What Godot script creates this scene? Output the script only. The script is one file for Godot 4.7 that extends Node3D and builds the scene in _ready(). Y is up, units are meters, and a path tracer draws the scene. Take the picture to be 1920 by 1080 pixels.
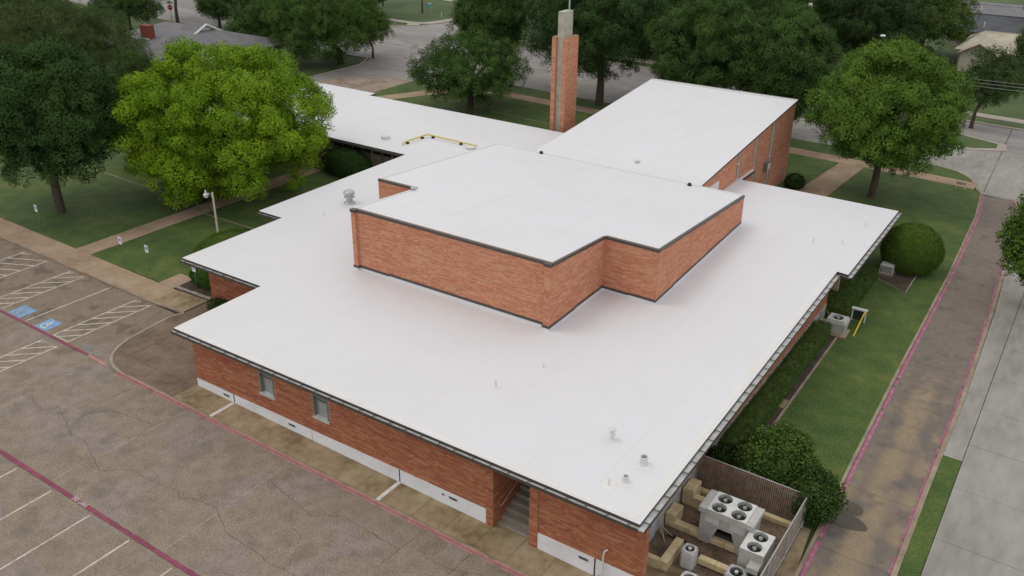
extends Node3D
# An old brick building with white flat roofs, seen from a drone. x runs along the front wall, -z away from the parking lot.

const SL := -0.0175            # the site falls gently towards +x
var M := {}
var rng := RandomNumberGenerator.new()
var used := {}
var clusters := {}

func gy(x: float) -> float:
	return SL * (x + 36.4)

func lin(r: float, g: float, b: float) -> Color:
	return Color(r, g, b).linear_to_srgb()

# ---------------------------------------------------------------- nodes
func numbered(called: String) -> String:
	var n: int = used.get(called, 0)
	used[called] = n + 1
	return called if n == 0 else "%s_%03d" % [called, n]

func tag(o: Node, label: String, category: String, group := "") -> void:
	o.set_meta("label", label)
	o.set_meta("category", category)
	if group != "":
		o.set_meta("group", group)

func thing(called: String, label: String, category: String, at: Vector3, group := "", turn := 0.0) -> Node3D:
	var o := Node3D.new()
	o.name = numbered(called)
	add_child(o)
	o.position = at
	o.rotation.y = turn
	tag(o, label, category, group)
	return o

func begin() -> SurfaceTool:
	var st := SurfaceTool.new()
	st.begin(Mesh.PRIMITIVE_TRIANGLES)
	return st

func inst(called: String, mesh: Mesh, parent: Node) -> MeshInstance3D:
	var o := MeshInstance3D.new()
	o.name = called
	o.mesh = mesh
	parent.add_child(o, true)
	return o

# mesh in the local space of its parent
func part(called: String, st: SurfaceTool, m: Material, parent: Node) -> MeshInstance3D:
	st.set_material(m)
	return inst(called, st.commit(), parent)

# mesh given in world space, hung under a parent that is only moved (never turned)
func wpart(called: String, st: SurfaceTool, m: Material, parent: Node) -> MeshInstance3D:
	var o := part(called, st, m, parent)
	o.position = -origin_of(parent)
	return o

func origin_of(n: Node) -> Vector3:
	var p := Vector3.ZERO
	while n != self and n is Node3D:
		p += (n as Node3D).position
		n = n.get_parent()
	return p

func struct(called: String, st: SurfaceTool, m: Material) -> MeshInstance3D:
	var o := part(numbered(called), st, m, self)
	o.set_meta("kind", "structure")
	return o

# ---------------------------------------------------------------- shapes
func tri(st: SurfaceTool, a: Vector3, b: Vector3, c: Vector3) -> void:
	var n := (b - a).cross(c - a).normalized()
	for v: Vector3 in [a, c, b]:
		st.set_normal(n)
		st.add_vertex(v)

func quad(st: SurfaceTool, a: Vector3, b: Vector3, c: Vector3, d: Vector3) -> void:
	var n := (b - a).cross(c - a)
	if n.length_squared() < 1e-14:
		n = (c - a).cross(d - a)
	n = n.normalized()
	for v: Vector3 in [a, c, b, a, d, c]:
		st.set_normal(n)
		st.add_vertex(v)

# p: bottom 0-3 and top 4-7, both counter-clockwise seen from above
func hexa(st: SurfaceTool, p: Array) -> void:
	quad(st, p[4], p[5], p[6], p[7])
	quad(st, p[3], p[2], p[1], p[0])
	for i in 4:
		var j := (i + 1) % 4
		quad(st, p[i], p[j], p[j + 4], p[i + 4])

func box(st: SurfaceTool, a: Vector3, b: Vector3) -> void:
	var x0 := minf(a.x, b.x)
	var x1 := maxf(a.x, b.x)
	var y0 := minf(a.y, b.y)
	var y1 := maxf(a.y, b.y)
	var z0 := minf(a.z, b.z)
	var z1 := maxf(a.z, b.z)
	hexa(st, [Vector3(x0, y0, z1), Vector3(x1, y0, z1), Vector3(x1, y0, z0), Vector3(x0, y0, z0),
		Vector3(x0, y1, z1), Vector3(x1, y1, z1), Vector3(x1, y1, z0), Vector3(x0, y1, z0)])

# four sides of a box, open at the top; grow: how much wider the top is than the bottom
func sides(st: SurfaceTool, lo: Vector3, hi: Vector3, grow := 0.0) -> void:
	var b := [Vector3(lo.x, lo.y, hi.z), Vector3(hi.x, lo.y, hi.z), Vector3(hi.x, lo.y, lo.z), Vector3(lo.x, lo.y, lo.z)]
	var t := [Vector3(lo.x - grow, hi.y, hi.z + grow), Vector3(hi.x + grow, hi.y, hi.z + grow), Vector3(hi.x + grow, hi.y, lo.z - grow), Vector3(lo.x - grow, hi.y, lo.z - grow)]
	for i in 4:
		var j := (i + 1) % 4
		quad(st, b[i], b[j], t[j], t[i])

# box with chamfered top edges
func cbox(st: SurfaceTool, a: Vector3, b: Vector3, c: float) -> void:
	var lo := Vector3(minf(a.x, b.x), minf(a.y, b.y), minf(a.z, b.z))
	var hi := Vector3(maxf(a.x, b.x), maxf(a.y, b.y), maxf(a.z, b.z))
	var r := [[lo.y, 0.0], [hi.y - c, 0.0], [hi.y, c]]
	var ring := []
	for k: Array in r:
		var i: float = k[1]
		var y: float = k[0]
		ring.append([Vector3(lo.x + i, y, hi.z - i), Vector3(hi.x - i, y, hi.z - i), Vector3(hi.x - i, y, lo.z + i), Vector3(lo.x + i, y, lo.z + i)])
	for k in 2:
		for i in 4:
			var j := (i + 1) % 4
			quad(st, ring[k][i], ring[k][j], ring[k + 1][j], ring[k + 1][i])
	quad(st, ring[2][0], ring[2][1], ring[2][2], ring[2][3])
	quad(st, ring[0][3], ring[0][2], ring[0][1], ring[0][0])

func tube(st: SurfaceTool, pts: Array, radii: Array, segs := 8) -> void:
	var rings := []
	var dirs := []
	for i in pts.size():
		var t: Vector3 = (pts[mini(i + 1, pts.size() - 1)] - pts[maxi(i - 1, 0)]).normalized()
		var u := t.cross(Vector3(0.31, 0.2, 0.93)).normalized()
		if absf(t.y) < 0.5:
			u = t.cross(Vector3.UP).normalized()
		var w := t.cross(u)
		var ring := []
		var dd := []
		for k in segs:
			var a := TAU * k / segs
			var d := u * cos(a) + w * sin(a)
			dd.append(d)
			ring.append(pts[i] + d * float(radii[i]))
		rings.append(ring)
		dirs.append(dd)
	for i in pts.size() - 1:
		for k in segs:
			var j := (k + 1) % segs
			for q: Array in [[i, k], [i + 1, j], [i, j], [i, k], [i + 1, k], [i + 1, j]]:
				st.set_normal(dirs[q[0]][q[1]])
				st.add_vertex(rings[q[0]][q[1]])
	for e: int in [0, pts.size() - 1]:
		for k in range(1, segs - 1):
			tri(st, rings[e][0], rings[e][k], rings[e][k + 1])

# profile: [radius, y] pairs, upwards
func lathe(st: SurfaceTool, at: Vector3, profile: Array, segs := 16) -> void:
	for i in profile.size() - 1:
		var r0: float = profile[i][0]
		var y0: float = profile[i][1]
		var r1: float = profile[i + 1][0]
		var y1: float = profile[i + 1][1]
		for k in segs:
			var a := TAU * k / segs
			var b := TAU * (k + 1) / segs
			var n := Vector2(y1 - y0, r0 - r1).normalized()
			var da := Vector3(cos(a), 0, sin(a))
			var db := Vector3(cos(b), 0, sin(b))
			var p := [at + da * r0 + Vector3(0, y0, 0), at + db * r0 + Vector3(0, y0, 0), at + db * r1 + Vector3(0, y1, 0), at + da * r1 + Vector3(0, y1, 0)]
			var nn := [da * n.x + Vector3(0, n.y, 0), db * n.x + Vector3(0, n.y, 0), db * n.x + Vector3(0, n.y, 0), da * n.x + Vector3(0, n.y, 0)]
			for q: int in [0, 1, 2, 0, 2, 3]:
				st.set_normal(nn[q])
				st.add_vertex(p[q])

# flat sheet that follows the sloping ground
func sheet(st: SurfaceTool, poly: Array, off: float, area := Rect2()) -> void:
	var pts := PackedVector2Array()
	for p: Array in poly:
		pts.append(Vector2(p[0], p[1]))
	var idx := Geometry2D.triangulate_polygon(pts)
	for k in idx.size() / 3:
		var a := pts[idx[k * 3]]
		var b := pts[idx[k * 3 + 1]]
		var c := pts[idx[k * 3 + 2]]
		var order := [a, b, c] if (b - a).cross(c - a) > 0 else [a, c, b]
		for v: Vector2 in order:
			st.set_normal(Vector3.UP)
			if area.size.x > 0:
				st.set_uv((v - area.position) / area.size)
			st.add_vertex(Vector3(v.x, gy(v.x) + off, v.y))

# sheet with sides, top at off, going down by thick
func slab(st: SurfaceTool, poly: Array, off: float, thick: float) -> void:
	sheet(st, poly, off)
	var n := poly.size()
	for i in n:
		var a: Array = poly[i]
		var b: Array = poly[(i + 1) % n]
		var ta := Vector3(a[0], gy(a[0]) + off, a[1])
		var tb := Vector3(b[0], gy(b[0]) + off, b[1])
		quad(st, ta - Vector3(0, thick, 0), tb - Vector3(0, thick, 0), tb, ta)

func rect(x0: float, z0: float, x1: float, z1: float) -> Array:
	return [[x0, z0], [x1, z0], [x1, z1], [x0, z1]]

# strip of a given width along a polyline of [x, z]
func strip(st: SurfaceTool, line: Array, w: float, off: float, rag := 0.0) -> void:
	var L := []
	var R := []
	for i in line.size():
		var p := Vector2(line[i][0], line[i][1])
		var t := Vector2(line[mini(i + 1, line.size() - 1)][0] - line[maxi(i - 1, 0)][0], line[mini(i + 1, line.size() - 1)][1] - line[maxi(i - 1, 0)][1]).normalized()
		var s := Vector2(-t.y, t.x) * w * 0.5
		L.append(p + s * (1.0 + rng.randf_range(-rag, rag)))
		R.append(p - s * (1.0 + rng.randf_range(-rag, rag)))
	for i in line.size() - 1:
		sheet(st, [[L[i].x, L[i].y], [L[i + 1].x, L[i + 1].y], [R[i + 1].x, R[i + 1].y], [R[i].x, R[i].y]], off)

# raised kerb along a polyline
func kerb(st: SurfaceTool, line: Array, w: float, h: float) -> void:
	var L := []
	var R := []
	for i in line.size():
		var p := Vector2(line[i][0], line[i][1])
		var a: Array = line[maxi(i - 1, 0)]
		var b: Array = line[mini(i + 1, line.size() - 1)]
		var t := Vector2(b[0] - a[0], b[1] - a[1]).normalized()
		var s := Vector2(-t.y, t.x) * w * 0.5
		L.append(p + s)
		R.append(p - s)
	for i in line.size() - 1:
		var q := [L[i], L[i + 1], R[i + 1], R[i]]
		var lo := []
		var hi := []
		for v: Vector2 in q:
			lo.append(Vector3(v.x, gy(v.x) - 0.05, v.y))
			hi.append(Vector3(v.x, gy(v.x) + h, v.y))
		lo.append_array(hi)
		hexa(st, lo)

func dense(line: Array, step: float) -> Array:
	var out := []
	for i in line.size() - 1:
		var a := Vector2(line[i][0], line[i][1])
		var b := Vector2(line[i + 1][0], line[i + 1][1])
		var n := maxi(1, int(a.distance_to(b) / step))
		for k in n:
			var p := a.lerp(b, float(k) / n)
			out.append([p.x, p.y])
	out.append(line[-1])
	return out

# ---------------------------------------------------------------- materials
func noise_bytes(w: int, h: int, sd: int, freq: float, oct := 3, seamless := true, kind := FastNoiseLite.TYPE_SIMPLEX_SMOOTH) -> PackedByteArray:
	var n := FastNoiseLite.new()
	n.seed = sd
	n.noise_type = kind
	n.frequency = freq
	n.fractal_octaves = oct
	if oct == 1:
		n.fractal_type = FastNoiseLite.FRACTAL_NONE
	var im: Image = n.get_seamless_image(w, h) if seamless else n.get_image(w, h)
	im.convert(Image.FORMAT_L8)
	return im.get_data()

# layers: [feature size in metres, weight]; cols: linear colours from low to high
func grain(period: float, layers: Array, cols: Array, sd: int, size := 512) -> ImageTexture:
	var maps := []
	for i in layers.size():
		maps.append(noise_bytes(size, size, sd + i * 17, period / (size * float(layers[i][0])), 2))
	var ramp := []
	for i in 256:
		var t := i / 255.0 * (cols.size() - 1)
		var k := mini(int(t), cols.size() - 2)
		var c: Color = (cols[k] as Color).lerp(cols[k + 1], t - k).linear_to_srgb()
		ramp.append(c)
	var data := PackedByteArray()
	data.resize(size * size * 3)
	for i in size * size:
		var v := 0.0
		for k in maps.size():
			v += (maps[k][i] - 128.0) * float(layers[k][1])
		var c: Color = ramp[clampi(int(128.0 + v), 0, 255)]
		data[i * 3] = int(c.r * 255.0)
		data[i * 3 + 1] = int(c.g * 255.0)
		data[i * 3 + 2] = int(c.b * 255.0)
	return ImageTexture.create_from_image(Image.create_from_data(size, size, false, Image.FORMAT_RGB8, data))

func textured(t: Texture2D, period: float, rough: float) -> StandardMaterial3D:
	var m := StandardMaterial3D.new()
	m.albedo_texture = t
	m.roughness = rough
	m.uv1_triplanar = true
	m.uv1_world_triplanar = true
	m.uv1_scale = Vector3.ONE / period
	return m

func flat(r: float, g: float, b: float, rough := 0.7, metal := 0.0) -> StandardMaterial3D:
	var m := StandardMaterial3D.new()
	m.albedo_color = lin(r, g, b)
	m.roughness = rough
	m.metallic = metal
	return m

func shade(c: Color, k: float) -> Color:
	return Color(c.r * k, c.g * k, c.b * k, 1.0)

func C(r: float, g: float, b: float) -> Color:
	return Color(r, g, b)

func relief(m: StandardMaterial3D, size_m: float, period: float, depth_cm: float, sd: int) -> void:
	var px := 512
	var im := Image.create_from_data(px, px, false, Image.FORMAT_L8, noise_bytes(px, px, sd, period / (px * size_m), 3))
	m.heightmap_enabled = true
	m.heightmap_texture = ImageTexture.create_from_image(im)
	m.heightmap_scale = depth_cm

# worn parking lot: a picture of aggregate, patches and stains laid out in metres
func lot_texture(area: Rect2, ppm: float) -> ImageTexture:
	var w := int(area.size.x * ppm)
	var h := int(area.size.y * ppm)
	var n1 := noise_bytes(w, h, 11, 1.0 / (ppm * 4.5), 4, false)
	var n2 := noise_bytes(w, h, 12, 1.0 / (ppm * 1.3), 3, false)
	var n3 := noise_bytes(w, h, 13, 1.0 / (ppm * 0.11), 2, false)
	var n4 := noise_bytes(w, h, 14, 1.0 / (ppm * 2.2), 4, false)
	var n5 := noise_bytes(w, h, 15, 1.0 / (ppm * 0.8), 3, false)
	var data := PackedByteArray()
	data.resize(w * h * 3)
	for j in h:
		var z := area.position.y + j / ppm
		for i in w:
			var k := j * w + i
			var x := area.position.x + i / ppm
			var a := n1[k] / 255.0
			var b := n2[k] / 255.0
			var g := (n3[k] - 128.0) / 128.0
			var s := n4[k] / 255.0
			var f := n5[k] / 255.0
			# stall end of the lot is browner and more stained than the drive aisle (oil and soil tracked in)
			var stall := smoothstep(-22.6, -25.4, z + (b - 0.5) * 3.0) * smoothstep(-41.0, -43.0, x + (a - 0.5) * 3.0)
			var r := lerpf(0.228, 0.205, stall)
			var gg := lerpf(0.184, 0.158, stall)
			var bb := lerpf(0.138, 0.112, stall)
			var lilac := smoothstep(0.52, 0.7, a) * (1.0 - stall)
			r = lerpf(r, 0.232, lilac)
			gg = lerpf(gg, 0.188, lilac)
			bb = lerpf(bb, 0.164, lilac)
			var t := 1.0 + (b - 0.5) * 0.26 + (f - 0.5) * 0.26 + g * 0.42
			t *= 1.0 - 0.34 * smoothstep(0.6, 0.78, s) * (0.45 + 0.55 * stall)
			data[k * 3] = int(clampf(pow(r * t, 0.4545), 0, 1) * 255.0)
			data[k * 3 + 1] = int(clampf(pow(gg * t, 0.4545), 0, 1) * 255.0)
			data[k * 3 + 2] = int(clampf(pow(bb * t, 0.4545), 0, 1) * 255.0)
	return ImageTexture.create_from_image(Image.create_from_data(w, h, false, Image.FORMAT_RGB8, data))

# alley pavement: sandy middle, two tracks of tyre rubber, blots
func alley_texture(area: Rect2, ppm: float) -> ImageTexture:
	var w := int(area.size.x * ppm)
	var h := int(area.size.y * ppm)
	var n1 := noise_bytes(w, h, 31, 1.0 / (ppm * 2.6), 4, false)
	var n2 := noise_bytes(w, h, 32, 1.0 / (ppm * 0.7), 3, false)
	var n3 := noise_bytes(w, h, 33, 1.0 / (ppm * 0.1), 2, false)
	var n4 := noise_bytes(w, h, 34, 1.0 / (ppm * 1.4), 4, false)
	var data := PackedByteArray()
	data.resize(w * h * 3)
	for j in h:
		var z := area.position.y + j / ppm
		for i in w:
			var k := j * w + i
			var x := area.position.x + i / ppm
			var shift := (z + 30.0) * 0.014
			var a := n1[k] / 255.0
			var b := n2[k] / 255.0
			var g := (n3[k] - 128.0) / 128.0
			var d := n4[k] / 255.0
			var u := x - shift
			var track := exp(-pow((u + 5.0 + (a - 0.5) * 0.3) / 0.3, 2)) + 0.85 * exp(-pow((u + 3.4 + (a - 0.5) * 0.35) / 0.34, 2))
			track *= clampf(0.5 + b * 0.5, 0, 1) * smoothstep(-55.0, -47.0, z + (a - 0.5) * 9.0)
			var sand := smoothstep(0.3, 0.62, a + 0.22 - absf(u + 4.2) * 0.24) * smoothstep(-52.0, -45.0, z + (b - 0.5) * 8.0)
			var r := lerpf(0.175, 0.245, sand)
			var gg := lerpf(0.142, 0.188, sand)
			var bb := lerpf(0.118, 0.122, sand)
			var t := 1.0 + (b - 0.5) * 0.24 + g * 0.26 + (a - 0.5) * 0.2
			t *= 1.0 - 0.2 * smoothstep(0.64, 0.8, d)
			var m := clampf(track * 0.7, 0, 1)
			r = lerpf(r * t, 0.105, m)
			gg = lerpf(gg * t, 0.092, m)
			bb = lerpf(bb * t, 0.092, m)
			data[k * 3] = int(clampf(pow(r, 0.4545), 0, 1) * 255.0)
			data[k * 3 + 1] = int(clampf(pow(gg, 0.4545), 0, 1) * 255.0)
			data[k * 3 + 2] = int(clampf(pow(bb, 0.4545), 0, 1) * 255.0)
	return ImageTexture.create_from_image(Image.create_from_data(w, h, false, Image.FORMAT_RGB8, data))

func placed(t: Texture2D, rough: float) -> StandardMaterial3D:
	var m := StandardMaterial3D.new()
	m.albedo_texture = t
	m.roughness = rough
	return m

func make_materials() -> void:
	M.grass = textured(grain(36.0, [[7.0, 0.55], [1.6, 0.5], [0.16, 0.95]], [C(0.026, 0.054, 0.008), C(0.046, 0.086, 0.0125), C(0.07, 0.11, 0.017), C(0.135, 0.14, 0.036)], 3, 1024), 36.0, 0.9)
	relief(M.grass, 0.12, 12.0, 2.5, 5)
	M.far_grass = textured(grain(60.0, [[9.0, 0.7], [2.5, 0.5], [0.4, 0.6]], [C(0.035, 0.06, 0.018), C(0.06, 0.095, 0.026), C(0.09, 0.125, 0.04)], 8), 60.0, 0.95)
	M.roof = textured(grain(30.0, [[6.0, 0.22], [1.2, 0.18], [0.2, 0.14]], [C(0.59, 0.58, 0.58), C(0.65, 0.647, 0.672), C(0.668, 0.666, 0.692)], 21), 30.0, 0.55)
	M.roof_strip = textured(grain(14.0, [[2.0, 0.5], [0.3, 0.4]], [C(0.59, 0.575, 0.53), C(0.68, 0.67, 0.645), C(0.72, 0.715, 0.7)], 22), 14.0, 0.55)
	M.lap = flat(0.62, 0.615, 0.615, 0.6)
	M.bronze = textured(grain(4.0, [[0.9, 0.6], [0.1, 0.4]], [C(0.05, 0.043, 0.037), C(0.068, 0.059, 0.051), C(0.085, 0.075, 0.066)], 23, 256), 4.0, 0.5)
	M.gutter_in = textured(grain(3.0, [[0.6, 0.7], [0.08, 0.4]], [C(0.3, 0.295, 0.28), C(0.45, 0.45, 0.44), C(0.55, 0.55, 0.55)], 24, 256), 3.0, 0.5)
	M.soffit = flat(0.32, 0.29, 0.25)
	M.mortar = textured(grain(3.0, [[0.5, 0.6], [0.05, 0.6]], [C(0.3, 0.18, 0.115), C(0.36, 0.23, 0.15), C(0.42, 0.28, 0.19)], 25, 256), 3.0, 0.95)
	M.white_base = textured(grain(9.0, [[2.0, 0.6], [0.4, 0.3], [0.06, 0.3]], [C(0.58, 0.585, 0.61), C(0.71, 0.72, 0.75), C(0.78, 0.785, 0.81)], 26), 9.0, 0.8)
	M.dark_joint = flat(0.03, 0.028, 0.026, 0.9)
	M.walk = textured(grain(18.0, [[2.6, 0.8], [0.6, 0.55], [0.07, 0.55]], [C(0.14, 0.098, 0.052), C(0.245, 0.18, 0.1), C(0.305, 0.232, 0.14), C(0.36, 0.295, 0.21)], 27, 512), 18.0, 0.9)
	M.walk_tan = textured(grain(20.0, [[3.5, 0.7], [0.8, 0.4], [0.07, 0.45]], [C(0.2, 0.135, 0.084), C(0.285, 0.2, 0.13), C(0.34, 0.245, 0.165), C(0.39, 0.3, 0.21)], 28, 512), 20.0, 0.9)
	M.walk_brown = textured(grain(16.0, [[2.4, 0.8], [0.5, 0.5], [0.07, 0.5]], [C(0.105, 0.074, 0.05), C(0.17, 0.12, 0.083), C(0.225, 0.165, 0.115)], 29, 512), 16.0, 0.9)
	M.kerb = textured(grain(8.0, [[1.4, 0.8], [0.1, 0.6]], [C(0.17, 0.125, 0.085), C(0.27, 0.21, 0.15), C(0.35, 0.29, 0.22)], 30), 8.0, 0.9)
	M.kerb_grey = textured(grain(8.0, [[1.4, 0.8], [0.1, 0.6]], [C(0.2, 0.17, 0.13), C(0.28, 0.245, 0.2), C(0.36, 0.325, 0.28)], 35), 8.0, 0.9)
	M.concrete = textured(grain(26.0, [[5.0, 0.6], [1.1, 0.45], [0.09, 0.4]], [C(0.19, 0.18, 0.16), C(0.275, 0.262, 0.238), C(0.34, 0.326, 0.3)], 36, 512), 26.0, 0.9)
	M.concrete.uv1_scale = Vector3(1.0 / 15.0, 1.0 / 15.0, 1.0 / 48.0)
	M.street = textured(grain(50.0, [[9.0, 0.6], [1.6, 0.45], [0.2, 0.45]], [C(0.17, 0.155, 0.15), C(0.245, 0.228, 0.22), C(0.31, 0.29, 0.275)], 37, 512), 50.0, 0.9)
	M.street.uv1_scale = Vector3(1.0 / 120.0, 1.0 / 40.0, 1.0 / 32.0)
	M.far_walk = textured(grain(20.0, [[3.0, 0.6], [0.4, 0.4]], [C(0.3, 0.26, 0.22), C(0.4, 0.36, 0.31)], 38, 256), 20.0, 0.9)
	M.dirt = textured(grain(10.0, [[1.2, 0.7], [0.12, 0.8]], [C(0.028, 0.02, 0.014), C(0.06, 0.043, 0.03), C(0.1, 0.075, 0.052)], 39), 10.0, 1.0)
	M.yard = textured(grain(10.0, [[1.1, 0.8], [0.25, 0.5], [0.05, 0.5]], [C(0.06, 0.042, 0.027), C(0.14, 0.098, 0.062), C(0.23, 0.165, 0.108)], 40), 10.0, 0.95)
	M.sand = textured(grain(14.0, [[2.5, 0.9], [0.5, 0.5], [0.1, 0.4]], [C(0.19, 0.135, 0.1), C(0.28, 0.215, 0.17), C(0.33, 0.28, 0.235)], 41), 14.0, 0.95)
	M.paint = textured(grain(5.0, [[0.5, 0.7], [0.06, 0.8]], [C(0.26, 0.22, 0.17), C(0.5, 0.45, 0.37), C(0.62, 0.58, 0.5)], 42), 5.0, 0.85)
	M.paint_white = textured(grain(4.0, [[0.5, 0.6], [0.06, 0.6]], [C(0.4, 0.37, 0.33), C(0.62, 0.6, 0.56), C(0.7, 0.69, 0.66)], 43, 256), 4.0, 0.85)
	M.paint_faded = textured(grain(5.0, [[0.4, 0.7], [0.06, 0.9]], [C(0.2, 0.165, 0.125), C(0.3, 0.255, 0.2), C(0.42, 0.37, 0.3)], 44, 256), 5.0, 0.9)
	M.red_line = textured(grain(5.0, [[0.6, 0.7], [0.07, 0.9]], [C(0.14, 0.05, 0.06), C(0.215, 0.04, 0.082), C(0.28, 0.085, 0.125)], 45), 5.0, 0.85)
	M.pink = textured(grain(5.0, [[0.7, 0.8], [0.08, 0.9]], [C(0.32, 0.16, 0.14), C(0.42, 0.18, 0.175), C(0.46, 0.27, 0.24)], 46), 5.0, 0.85)
	M.magenta = textured(grain(5.0, [[0.7, 0.8], [0.08, 0.9]], [C(0.23, 0.11, 0.13), C(0.35, 0.115, 0.2), C(0.4, 0.24, 0.265)], 47), 5.0, 0.85)
	M.blue_paint = textured(grain(3.0, [[0.4, 0.7], [0.06, 0.8]], [C(0.12, 0.2, 0.29), C(0.17, 0.32, 0.52), C(0.22, 0.38, 0.58)], 48, 256), 3.0, 0.85)
	M.blue_faded = textured(grain(3.0, [[0.3, 0.7], [0.06, 0.9]], [C(0.17, 0.17, 0.165), C(0.19, 0.225, 0.25), C(0.2, 0.27, 0.33)], 65, 256), 3.0, 0.9)
	M.crack = flat(0.075, 0.06, 0.046, 1.0)
	M.wet = textured(grain(3.0, [[0.5, 0.5], [0.07, 0.6]], [C(0.055, 0.042, 0.03), C(0.085, 0.066, 0.046)], 49, 256), 3.0, 0.6)
	M.bark = textured(grain(2.0, [[0.3, 0.8], [0.05, 0.8]], [C(0.035, 0.026, 0.018), C(0.075, 0.058, 0.042), C(0.12, 0.095, 0.07)], 50, 256), 2.0, 0.95)
	M.steel = flat(0.3, 0.31, 0.32, 0.35, 0.8)
	M.galv = textured(grain(2.0, [[0.2, 0.6], [0.04, 0.5]], [C(0.3, 0.31, 0.32), C(0.45, 0.46, 0.47), C(0.55, 0.56, 0.57)], 51, 256), 2.0, 0.5)
	M.galv.metallic = 0.35
	M.vent_white = flat(0.62, 0.62, 0.63, 0.45)
	M.rubber = flat(0.015, 0.015, 0.016, 0.7)
	M.yellow = flat(0.58, 0.45, 0.03, 0.5)
	M.ac_beige = textured(grain(3.0, [[0.5, 0.6], [0.06, 0.4]], [C(0.3, 0.29, 0.265), C(0.42, 0.415, 0.385), C(0.48, 0.475, 0.445)], 52, 256), 3.0, 0.55)
	M.ac_white = textured(grain(3.0, [[0.5, 0.5], [0.06, 0.3]], [C(0.42, 0.42, 0.41), C(0.56, 0.56, 0.55), C(0.62, 0.62, 0.61)], 53, 256), 3.0, 0.5)
	M.ac_dark = flat(0.022, 0.024, 0.024, 0.7)
	M.fin = flat(0.07, 0.085, 0.09, 0.55)
	M.duct = textured(grain(4.0, [[0.6, 0.7], [0.06, 0.6]], [C(0.4, 0.31, 0.17), C(0.58, 0.475, 0.275), C(0.66, 0.56, 0.36)], 54, 256), 4.0, 0.8)
	M.wood = textured(grain(3.0, [[0.5, 0.8], [0.06, 0.7]], [C(0.16, 0.11, 0.08), C(0.26, 0.185, 0.14), C(0.33, 0.245, 0.19)], 55, 256), 3.0, 0.9)
	M.fence_tan = textured(grain(3.0, [[0.5, 0.8], [0.06, 0.7]], [C(0.2, 0.165, 0.14), C(0.3, 0.25, 0.215), C(0.36, 0.31, 0.275)], 64, 256), 3.0, 0.8)
	M.window_frame = flat(0.16, 0.16, 0.15, 0.5)
	M.blind = textured(grain(2.0, [[0.5, 0.5], [0.04, 0.3]], [C(0.36, 0.36, 0.33), C(0.46, 0.46, 0.425)], 56, 256), 2.0, 0.6)
	M.glass = StandardMaterial3D.new()
	M.glass.albedo_color = Color(0.7, 0.75, 0.75, 0.2)
	M.glass.transparency = BaseMaterial3D.TRANSPARENCY_ALPHA
	M.glass.roughness = 0.05
	M.dark_glass = flat(0.012, 0.014, 0.016, 0.12)
	M.panel_tan = textured(grain(4.0, [[0.8, 0.6], [0.08, 0.4]], [C(0.24, 0.17, 0.13), C(0.3, 0.215, 0.17), C(0.34, 0.25, 0.2)], 57, 256), 4.0, 0.8)
	M.tower_concrete = textured(grain(6.0, [[1.0, 0.7], [0.12, 0.5]], [C(0.27, 0.255, 0.2), C(0.4, 0.38, 0.31), C(0.48, 0.46, 0.39)], 58, 256), 6.0, 0.85)
	M.wall_dark = flat(0.3, 0.26, 0.21, 0.9)
	M.door_blue = flat(0.4, 0.46, 0.54, 0.5)
	M.post_tan = flat(0.42, 0.33, 0.22, 0.7)
	M.sign_white = flat(0.75, 0.76, 0.78, 0.4)
	M.sign_blue = flat(0.03, 0.09, 0.33, 0.4)
	M.sign_red = flat(0.4, 0.02, 0.02, 0.4)
	M.sign_green = flat(0.02, 0.17, 0.08, 0.4)
	M.teal = flat(0.1, 0.42, 0.42, 0.5)
	M.pole_cream = flat(0.56, 0.5, 0.4, 0.6)
	M.lamp_white = flat(0.6, 0.6, 0.58, 0.35)
	M.shingle = textured(grain(8.0, [[2.0, 0.5], [0.25, 0.6], [0.07, 0.6]], [C(0.1, 0.098, 0.105), C(0.155, 0.15, 0.16), C(0.2, 0.195, 0.205)], 59), 8.0, 0.95)
	M.shingle_cream = textured(grain(8.0, [[2.0, 0.7], [0.3, 0.5]], [C(0.3, 0.27, 0.2), C(0.44, 0.4, 0.31), C(0.52, 0.48, 0.38)], 60, 256), 8.0, 0.95)
	M.shingle_dark = textured(grain(8.0, [[2.0, 0.7], [0.3, 0.5]], [C(0.045, 0.048, 0.055), C(0.075, 0.08, 0.09), C(0.1, 0.105, 0.115)], 61, 256), 8.0, 0.95)
	M.brick_red = textured(grain(3.0, [[0.3, 0.8], [0.05, 0.6]], [C(0.14, 0.035, 0.022), C(0.23, 0.06, 0.038)], 62, 256), 3.0, 0.9)
	M.trim = flat(0.62, 0.61, 0.59, 0.6)
	M.siding = flat(0.4, 0.36, 0.29, 0.8)
	M.car_paint = flat(0.1, 0.11, 0.12, 0.25, 0.4)
	M.tyre = flat(0.015, 0.015, 0.015, 0.85)
	M.cable = flat(0.32, 0.33, 0.33, 0.5)
	M.leaf = StandardMaterial3D.new()
	M.leaf.vertex_color_use_as_albedo = true
	M.leaf.roughness = 0.75
	M.leaf.metallic_specular = 0.18
	M.leaf.backlight_enabled = true
	M.leaf.backlight = Color(0.14, 0.17, 0.05)
	M.hedge_core = textured(grain(2.0, [[0.2, 0.8], [0.05, 0.6]], [C(0.06, 0.098, 0.022), C(0.085, 0.128, 0.03)], 63, 256), 2.0, 1.0)
	M.brick_any = StandardMaterial3D.new()
	M.brick_any.vertex_color_use_as_albedo = true
	M.brick_any.roughness = 0.9

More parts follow.
